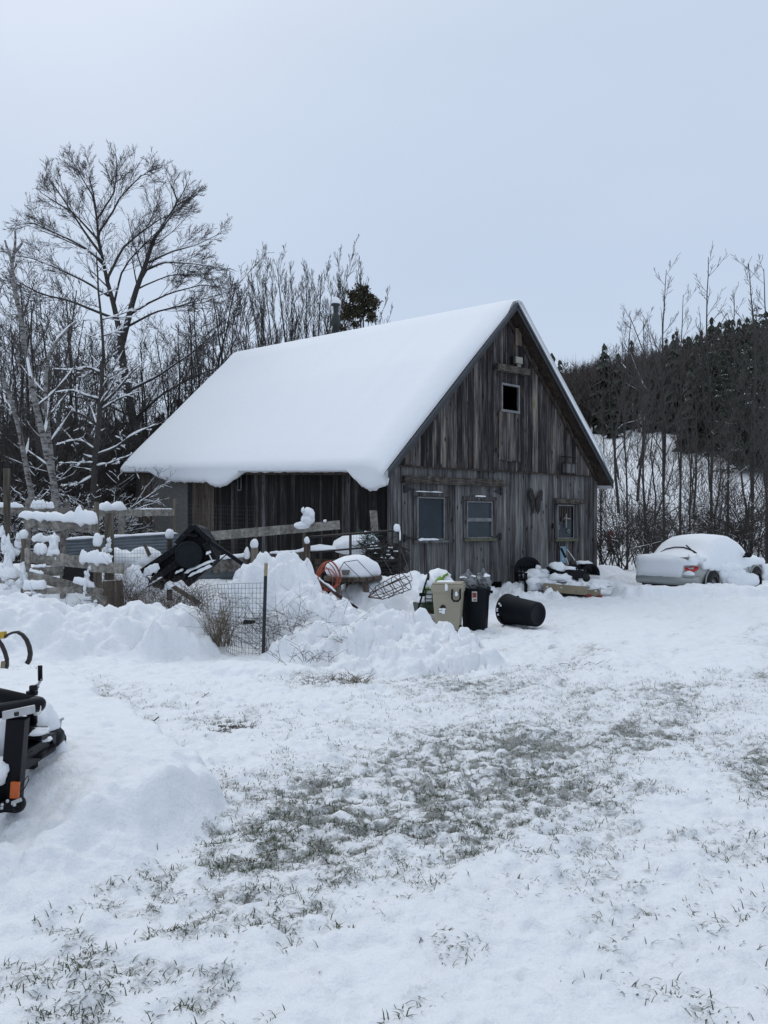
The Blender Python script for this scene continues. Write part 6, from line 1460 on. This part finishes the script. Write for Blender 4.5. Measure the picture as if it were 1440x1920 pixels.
# wire fence with steel post
wf = empty('wire_fence', 'welded wire fence on a dark steel post with a tan tip, before the snow mound', 'fence', P(494, 1234, 10.6)); L_ = wf.location
m = MB(); a_, b_, c2 = P(493, 1250, 10.6)-L_, P(498, 1080, 10.6)-L_, P(499, 1056, 10.6)-L_
m.bar(a_, b_, .045, .012, up=Vector((0, 1, 0))); m.bar(a_+Vector((0, .02, 0)), b_+Vector((0, .02, 0)), .012, .04, up=Vector((0, 1, 0))); po = m.build('post', 'tpost', wf)
m = MB(); m.bar(b_, c2, .046, .014, up=Vector((0, 1, 0))); m.build('tip', 'tposttip', po)
wiremesh(wf, [P(495, 1093, 10.65), P(450, 1094, 10.9), P(408, 1096, 11.2)], [P(493, 1236, 10.6), P(450, 1233, 10.75), P(425, 1222, 10.8)], 13, 15, .0026)
wiremesh(wf, [P(408, 1096, 11.2), P(340, 1108, 12.), P(262, 1078, 13.)], [P(420, 1180, 11.2), P(340, 1160, 12.), P(262, 1150, 13.)], 26, 12, .0022)
m = MB(); m.lump(P(466, 1166, 10.85)-L_, (.07, .03, .035), 3, 10, -.9, .3); m.build('rag', 'dark', wf)

# ------------------------------------------------------------------ weeds and sticks
def weeds(name, lab, cat, px, py, Y, n, h, sp, mat, seed, arch=.5, r=.0034, kids=True):
    rq = random.Random(seed); c = P(px, py, Y); o = empty(name, lab, cat, c); polys = []
    for k in range(n):
        b_ = np.array([rq.gauss(0, sp), rq.gauss(0, sp*.6), -.05]); d = np.array([rq.gauss(0, arch), rq.gauss(0, arch), 1.]); L_ = h*rq.uniform(.5, 1.2); pts = [b_]
        for i in range(4): d = d+np.array([rq.gauss(0, .25), rq.gauss(0, .2), -.12*arch*2]); pts.append(pts[-1]+d/np.linalg.norm(d)*L_/4)
        polys.append((np.array(pts), np.linspace(r, r*.5, 5)))
        if kids:
            for j in range(rq.randint(1, 4)):
                i = rq.randint(1, 3); e = np.array([rq.gauss(0, .6), rq.gauss(0, .5), rq.gauss(.3, .4)])*L_*.3
                polys.append((np.array([pts[i], pts[i]+e*.5, pts[i]+e]), np.linspace(r*.7, r*.4, 3)))
    v, qd = tubes(polys, 3); obj('stem', np_mesh('stem', v, qd, mat), o)
weeds('dry_weed', 'tan clump of dry weeds against the wire left of the steel post', 'weed', 413, 1205, 10.9, 110, .68, .12, 'straw', 1, .16)
weeds('dry_weed', 'dry weeds sprouting under the tipped cart', 'weed', 335, 1140, 12.2, 150, .6, .34, 'stem', 2, .5)
weeds('dry_weed', 'reddish drooping weeds hanging over the end of the low board fence', 'weed', 238, 1135, 13.6, 120, .75, .16, 'stem', 3, .4)
weeds('dry_weed', 'short dry stalks below the snow-capped boards at the left', 'weed', 152, 1165, 12.6, 70, .32, .16, 'straw', 4, .4)
weeds('dry_weed', 'sparse weeds at the far left of the snow bank', 'weed', 85, 1140, 12.6, 26, .45, .4, 'stem', 5, .7)
weeds('bramble', 'tangle of thin brown brambles over the snow mound right of the steel post', 'bramble', 545, 1180, 11.3, 120, .75, .42, 'stem', 6, .9, .0034)
weeds('bramble', 'thin bramble canes behind the steel post', 'bramble', 505, 1215, 10.9, 24, 1.0, .12, 'stem', 7, .6, .0035)
weeds('dry_weed', 'pale dry tuft on the crumbly pile in front of the round table', 'weed', 652, 1200, 10.2, 60, .30, .09, 'straw', 8, .9)
weeds('dry_weed', 'grass tuft at the front foot of the snow pile', 'weed', 668, 1278, 8.75, 46, .22, .10, 'straw', 9, .7)
weeds('dry_weed', 'dark stalks at the front foot of the snow pile, left of the pale tuft', 'weed', 600, 1282, 8.7, 40, .2, .16, 'stem', 10, .9)
weeds('dry_weed', 'dead stems lying at the right foot of the snow pile', 'weed', 862, 1288, 8.6, 30, .18, .16, 'stem', 11, 1.4)
weeds('dry_weed', 'dead stems lying on the driveway right of the snow pile', 'weed', 1103, 1245, 10.1, 22, .3, .12, 'stem', 12, 1.6)
weeds('dry_weed', 'brown stalks lying near the trailer jack', 'weed', 150, 1298, 8.3, 60, .22, .22, 'stem', 13, 1.5, .003)
weeds('dry_weed', 'few dead stalks on the lower mound between post and pale tuft', 'weed', 575, 1235, 9.8, 20, .35, .2, 'stem', 14, .8)
weeds('dry_weed', 'small brown clod of dead leaves in the middle of the yard', 'weed', 428, 1356, 6.7, 70, .09, .07, 'stem', 15, 1.5, .0035)
weeds('dry_weed', 'brown stalks by the yellow cultivator', 'weed', 55, 1262, 9.3, 40, .2, .18, 'stem', 16, 1.5, .003)
# scattered sticks
def stick(lab, pts, r=.006):
    c = pts[0]; m = MB(); m.tube([p-c for p in pts], [r, r*.8, r*.5][:len(pts)], 5); m.tube([(pts[1]-c), (pts[1]-c)+Vector((.05, .02, .04))], r*.5, 4); o = m.build('stick', 'stem', None); o.location = c; tag(o, lab, 'stick')
def gp3(px, py, up=.0):
    x, y = G(px, py); return Vector((x, y, gz(x, y)+.015+up))
stick('thin twig lying on the snow left of the brown clod', [gp3(368, 1322), gp3(382, 1310, .01), gp3(393, 1302)], .004)
stick('black chip of bark on the snow beside the trailer bank', [gp3(280, 1357), gp3(286, 1359, .01), gp3(293, 1361)], .012)

# ------------------------------------------------------------------ grass
rg = np.random.default_rng(77)
def blades(name, lab, mat, n, L0, wd, seed, thr):
    rg = np.random.default_rng(seed)
    v = rg.uniform(1250, 1935, n*12); u = rg.uniform(-20, 1460, n*12)
    Y = CZ/((v-HY)/F-.012); X = (u-CX)/F*Y
    d = bare(X, Y)*(.2+2.2*fbm(X*9, Y*10, 15, 3)**1.7)*(.55+.9*(fbm(X*1.6, Y*1.6, 19, 2)))
    bank = heights(X, Y, False)-terrain(X, Y)
    w = np.clip(d-thr, 0, 1)*Y**0*(bank < .03)
    # sample by image area, thinned by distance
    keep = rg.random(len(X)) < np.clip(w*1.7*np.clip((Y/6.)**2.1, .03, 3.), 0, 1)
    X, Y = X[keep][:n], Y[keep][:n]; n = len(X)
    # clumps
    X = X+rg.normal(0, .012, n); Y = Y+rg.normal(0, .012, n)
    Z = heights(X, Y)-.004
    L = L0*rg.uniform(.4, 1.5, n); a = rg.uniform(0, 6.283, n); lean = rg.uniform(.45, 1.62, n)
    dv = np.stack([np.cos(a)*np.sin(lean), np.sin(a)*np.sin(lean), np.cos(lean)], -1)
    sd = np.stack([-np.sin(a), np.cos(a), np.zeros(n)], -1)*wd*rg.uniform(.6, 1.3, (n, 1))
    p = np.stack([X, Y, Z], -1); mid = p+dv*L[:, None]*.55; tip = p+dv*L[:, None]+np.stack([np.cos(a), np.sin(a), -np.ones(n)], -1)*(L*.18)[:, None]
    V = np.stack([p-sd, p+sd, mid+sd*.8, tip, mid-sd*.8], 1).reshape(-1, 3)
    i = np.arange(n)[:, None]*5
    tri = np.concatenate([i+np.array([[0, 1, 2]]), i+np.array([[0, 2, 4]]), i+np.array([[4, 2, 3]])])
    tag(obj(name, np_mesh(name, V, tri, mat)), lab, 'grass', None, 'stuff')
blades('grass', 'short green-brown grass showing through the thin snow of the yard', 'grass', 26000, .036, .0021, 1, .16)
blades('dead_grass', 'dead straw-coloured grass showing through the thin snow', 'deadgrass', 9000, .038, .002, 2, .12)

# ------------------------------------------------------------------ trailer at the left edge
Yr = 4.2
trl = empty('utility_trailer', 'black utility trailer front with orange reflector and crank jack at the left edge', 'trailer', P(30, 1520, Yr)); L_ = trl.location
def q_(px, py, Y=Yr): return P(px, py, Y)-L_
m = MB(); m.tube([q_(-160, 1262, 5.0), q_(-60, 1290, 4.75), q_(60, 1318, 4.45)], .042, 14); m.build('top_rail', 'trailer', trl, True)
m = MB(); m.tube([q_(-200, 1352, 3.9), q_(-60, 1342, 4.05), q_(70, 1322, 4.3)], .040, 14); m.lump(q_(68, 1321, 4.36), (.05, .06, .045), 2, 14, -.9, .03); m.build('front_rail', 'trailer', trl, True)
m = MB(); m.bar(q_(34, 1345, 4.22), q_(20, 1520, 4.22), .10, .075, up=Vector((0, 1, 0))); m.build('stake_post', 'trailer', trl, bevel=.008)
m = MB(); m.bar(q_(4, 1342, 4.13), q_(66, 1329, 4.24), .012, .045); m.build('latch_plate', 'steelg', trl, bevel=.004)
m = MB(); m.tube([q_(40, 1327, 4.2), q_(66, 1323, 4.25)], .006, 6); m.build('latch_pin', 'iron', trl); m = MB(); m.tube([q_(28, 1339, 4.1), q_(34, 1338, 4.1)], .012, 8); m.build('latch_bolt', 'iron', trl)
m = MB(); m.box(q_(70, 1332, 4.3), (.03, .05, .05)); m.build('end_cap', 'white', trl, bevel=.01)
m = MB(); m.bar(q_(-140, 1512, 3.9), q_(30, 1488, 4.25), .06, .17); m.build('frame_beam', 'trailer', trl, bevel=.01)
m = MB(); m.bar(q_(-60, 1535, 3.99), q_(38, 1502, 4.16), .03, .05); m.lump(q_(36, 1508, 4.2), (.03, .05, .045), 4, 12, -.9, .05); m.build('lower_rail', 'trailer', trl, bevel=.008)
m = MB(); m.bar(q_(21, 1506, 4.12), q_(40, 1499, 4.12), .01, .018); m.build('chrome_strip', 'steelg', trl)
m = MB(); m.bar(q_(29, 1466, 4.14), q_(27, 1497, 4.14), .046, .02, up=Vector((0, 1, 0))); m.build('reflector', 'reflector', trl, bevel=.004)
m = MB()
for (px, py) in ((4, 1509), (14, 1502), (27, 1509), (3, 1515)): m.lump(q_(px, py, 4.05), (.009, .009, .009), 1, 8, -.9, 0)
m.build('bolt', 'steelg', trl)
m = MB(); m.tube([q_(37, 1478, 4.18), q_(46, 1462, 4.16), (q_(53, 1455, 4.16)), q_(54, 1462, 4.16), q_(46, 1478, 4.16), q_(38, 1486, 4.17)], .0028, 6); m.build('wire_loop', 'iron', trl)
# tongue, coupler and jack
m = MB(); m.bar(q_(30, 1428, 4.32), q_(92, 1390, 4.75), .09, .11); tg3 = m.build('tongue', 'trailer', trl, bevel=.006)
m = MB(); m.bar(q_(52, 1411, 4.395), q_(62, 1405, 4.455), .004, .03); m.build('plate', 'label', tg3)
m = MB()
for k in range(5): m.bar(q_(53+k*1.8, 1412-k*1.1, 4.385), q_(53.7+k*1.8, 1411.6-k*1.1, 4.387), .002, .016)
m.build('plate_print', 'iron', tg3)
m = MB(); m.tube([q_(92, 1392, 4.75), q_(104, 1380, 4.9), q_(112, 1378, 4.95)], [.05, .06, .03], 12); m.lump(q_(115, 1385, 4.95), (.03, .04, .035), 5, 12, -.9, .05); m.lump(q_(120, 1393, 4.95), (.012, .012, .012), 5, 8, -.9, .05); m.build('coupler', 'blackp', tg3, True)
m = MB(); m.bar(q_(109, 1378, 4.95), q_(113, 1350, 4.95), .014, .03, up=Vector((0, 1, 0))); m.bar(q_(110, 1352, 4.95), q_(119, 1347, 4.95), .016, .016); m.build('coupler_lever', 'steelg', tg3, bevel=.003)
m = MB()
for k, ofs in enumerate((0, 6, -5)): m.tube([q_(60+ofs, 1378, 4.5), q_(75+ofs, 1384, 4.55), q_(88+ofs, 1382+ofs*.4, 4.65), q_(104, 1398+ofs*.5, 4.7), q_(96+ofs, 1404, 4.65), q_(82, 1412+ofs*.5, 4.55), q_(70+ofs, 1420, 4.45)], .008, 6)
m.build('cable', 'blackp', tg3, True)
m = MB(); m.box(q_(62, 1375, 4.55), (.14, .1, .06)); m.bar(q_(50, 1370, 4.45), q_(88, 1385, 4.65), .05, .05); m.build('cross_member', 'trailer', trl, bevel=.008)
m = MB(); m.tube([q_(60, 1432, 4.6), q_(60, 1356, 4.6)], .026, 14); m.tube([q_(60, 1356, 4.6), q_(60, 1298, 4.6)], .030, 16); m.tube([q_(60, 1302, 4.6), q_(60, 1296, 4.6)], .033, 16); jk = m.build('jack', 'trailer', trl, True)
m = MB(); m.tube([q_(60, 1320, 4.6), q_(60, 1303, 4.6)], .0308, 16, False); m.build('jack_label', 'label', jk, True)
m = MB()
for z in (1306, 1309.5, 1313): m.tube([q_(60, z+2.2, 4.6), q_(60, z, 4.6)], .0313, 16, False)
m.build('label_print', simple('label_ink', (.25, .22, .17), .6, 0, .6, 60.), jk, True)
m = MB(); m.tube([q_(60, 1297, 4.6), q_(60, 1286, 4.6)], .016, 10); m.bar(q_(57, 1290, 4.57), q_(70, 1289, 4.57), .02, .03); m.build('jack_head', 'iron', jk)
m = MB(); m.bar(q_(62, 1291, 4.58), q_(72, 1285, 4.58), .012, .028); m.bar(q_(70, 1287, 4.58), q_(78, 1272, 4.58), .012, .022, up=Vector((0, 1, 0))); m.build('crank_arm', 'steelg', jk, bevel=.003)
m = MB(); m.tube([q_(75.5, 1276, 4.58), q_(75, 1248, 4.58)], .013, 12); m.build('crank_grip', 'blackp', jk, True)
m = MB(); m.bar(q_(60, 1440, 4.6), q_(60, 1395, 4.6), .05, .05, up=Vector((0, 1, 0))); m.build('jack_foot', 'trailer', jk)
m = MB(); m.lump(q_(84, 1358, 4.85), (.075, .08, .13), 4, 18, -.8, .2); m.lump(q_(68, 1352, 4.75), (.07, .08, .08), 6, 14, -.8, .15); m.lump(q_(72, 1372, 4.5), (.06, .06, .022), 8, 12); m.lump(q_(-4, 1400, 4.5), (.12, .2, .20), 9, 18, -.9, .18); m.lump(q_(-2, 1448, 4.2), (.06, .10, .08), 10, 14, -.9, .2); m.lump(q_(112, 1410, 4.9), (.05, .06, .09), 11, 12, -.9, .1); m.lump(q_(80, 1386, 4.6), (.06, .05, .015), 12, 12); m.build('snow', 'lump_snow', trl, True)

# yellow cultivator behind
Yv = 8.6; cv = empty('cultivator', 'yellow cultivator with curved dark spring tines at the far left edge', 'cultivator', P(10, 1255, Yv)); L_ = cv.location
m = MB(); m.bar(P(-120, 1206, Yv+.3)-L_, P(10, 1190, Yv)-L_, .06, .075); m.build('frame', 'yellow', cv, bevel=.008)
m = MB(); m.bar(P(6, 1258, Yv)-L_, P(8, 1240, Yv)-L_, .05, .05, up=Vector((0, 1, 0))); m.build('clamp', 'tanboard', cv)
def tine(pl, w0, w1):
    m = MB(); pts = [P(a_, b_, Yv)-L_ for a_, b_ in pl]
    vs = []; fs = []; n = len(pts)
    for i, p in enumerate(pts):
        w = w0+(w1-w0)*i/(n-1); d = (pts[min(i+1, n-1)]-pts[max(i-1, 0)]).normalized(); nr = Vector((0, 1, 0)).cross(d).normalized()
        for s_, t_ in ((-1, -1), (1, -1), (1, 1), (-1, 1)): vs.append(p+nr*s_*w*.5+Vector((0, t_*.022, 0)))
    for i in range(n-1):
        for j in range(4): fs.append((i*4+j, i*4+(j+1) % 4, i*4+4+(j+1) % 4, i*4+4+j))
    fs += [(3, 2, 1, 0), tuple((n-1)*4+j for j in range(4))]
    m.add(vs, fs); m.build('tine', 'tine', cv, True)
tine([(8, 1196), (15, 1190), (24, 1186), (33, 1185), (42, 1190), (50, 1200), (55, 1213), (57, 1226), (55, 1237), (51, 1244)], .018, .045)
tine([(-14, 1196), (-5, 1198), (3, 1209), (9, 1222), (13, 1236), (13, 1248), (9, 1260)], .03, .03)

# ------------------------------------------------------------------ light, sky, camera
w = bpy.data.worlds.new('World'); SC.world = w; w.use_nodes = True; nt = w.node_tree; L = nt.links
bg = nt.nodes['Background']
sky = N(nt, 'ShaderNodeTexSky', sky_type='NISHITA'); sky.sun_disc = False; sky.sun_elevation = math.radians(48); sky.sun_rotation = math.radians(-28); sky.dust_density = 4.
tcw = N(nt, 'ShaderNodeTexCoord'); sx = N(nt, 'ShaderNodeSeparateXYZ'); L.new(tcw.outputs['Generated'], sx.inputs[0])
gr = ramp(nt, [(.0, (.545, .648, .795)), (.12, (.535, .638, .787)), (.30, (.52, .62, .775)), (.52, (.555, .65, .795)), (1., (.90, .96, 1.03))])
L.new(sx.outputs['Z'], gr.inputs['Fac'])
cl = noi(nt, mapping(nt, tcw.outputs['Generated'], (1., 1., 3.)), 1.4, 4, .5)
cr = ramp(nt, [(.3, (.96, .97, .98)), (.7, (1.04, 1.035, 1.03))]); L.new(cl, cr.inputs['Fac'])
cc = mix(nt, 1., gr.outputs['Color'], cr.outputs['Color'], 'MULTIPLY')
vm = N(nt, 'ShaderNodeVectorMath', operation='SCALE'); L.new(cc, vm.inputs[0]); vm.inputs['Scale'].default_value = 10.
fin = mix(nt, .93, sky.outputs['Color'], vm.outputs[0])
L.new(fin, bg.inputs['Color']); bg.inputs['Strength'].default_value = .1
sl_ = bpy.data.lights.new('sun', 'SUN'); sl_.energy = .62; sl_.angle = math.radians(38); sl_.color = (1., .97, .93)
so_ = bpy.data.objects.new('sun', sl_); COL.objects.link(so_); so_.rotation_euler = (math.radians(42), 0, math.radians(180+28))
cd = bpy.data.cameras.new('camera'); cam = bpy.data.objects.new('camera', cd); COL.objects.link(cam)
cam.location = (0, 0, CZ); cam.rotation_euler = (math.radians(90), 0, 0)
cd.sensor_fit = 'HORIZONTAL'; cd.sensor_width = 36.; cd.lens = 36*F/1440; cd.shift_y = 25/1440; cd.clip_end = 2000.; cd.clip_start = .05
SC.camera = cam
SC.view_settings.view_transform = 'Standard'; SC.view_settings.look = 'None'; SC.view_settings.exposure = .07; SC.view_settings.gamma = 1.
SC.render.engine = 'CYCLES'; SC.cycles.max_bounces = 6; SC.cycles.diffuse_bounces = 3; SC.cycles.use_denoising = True
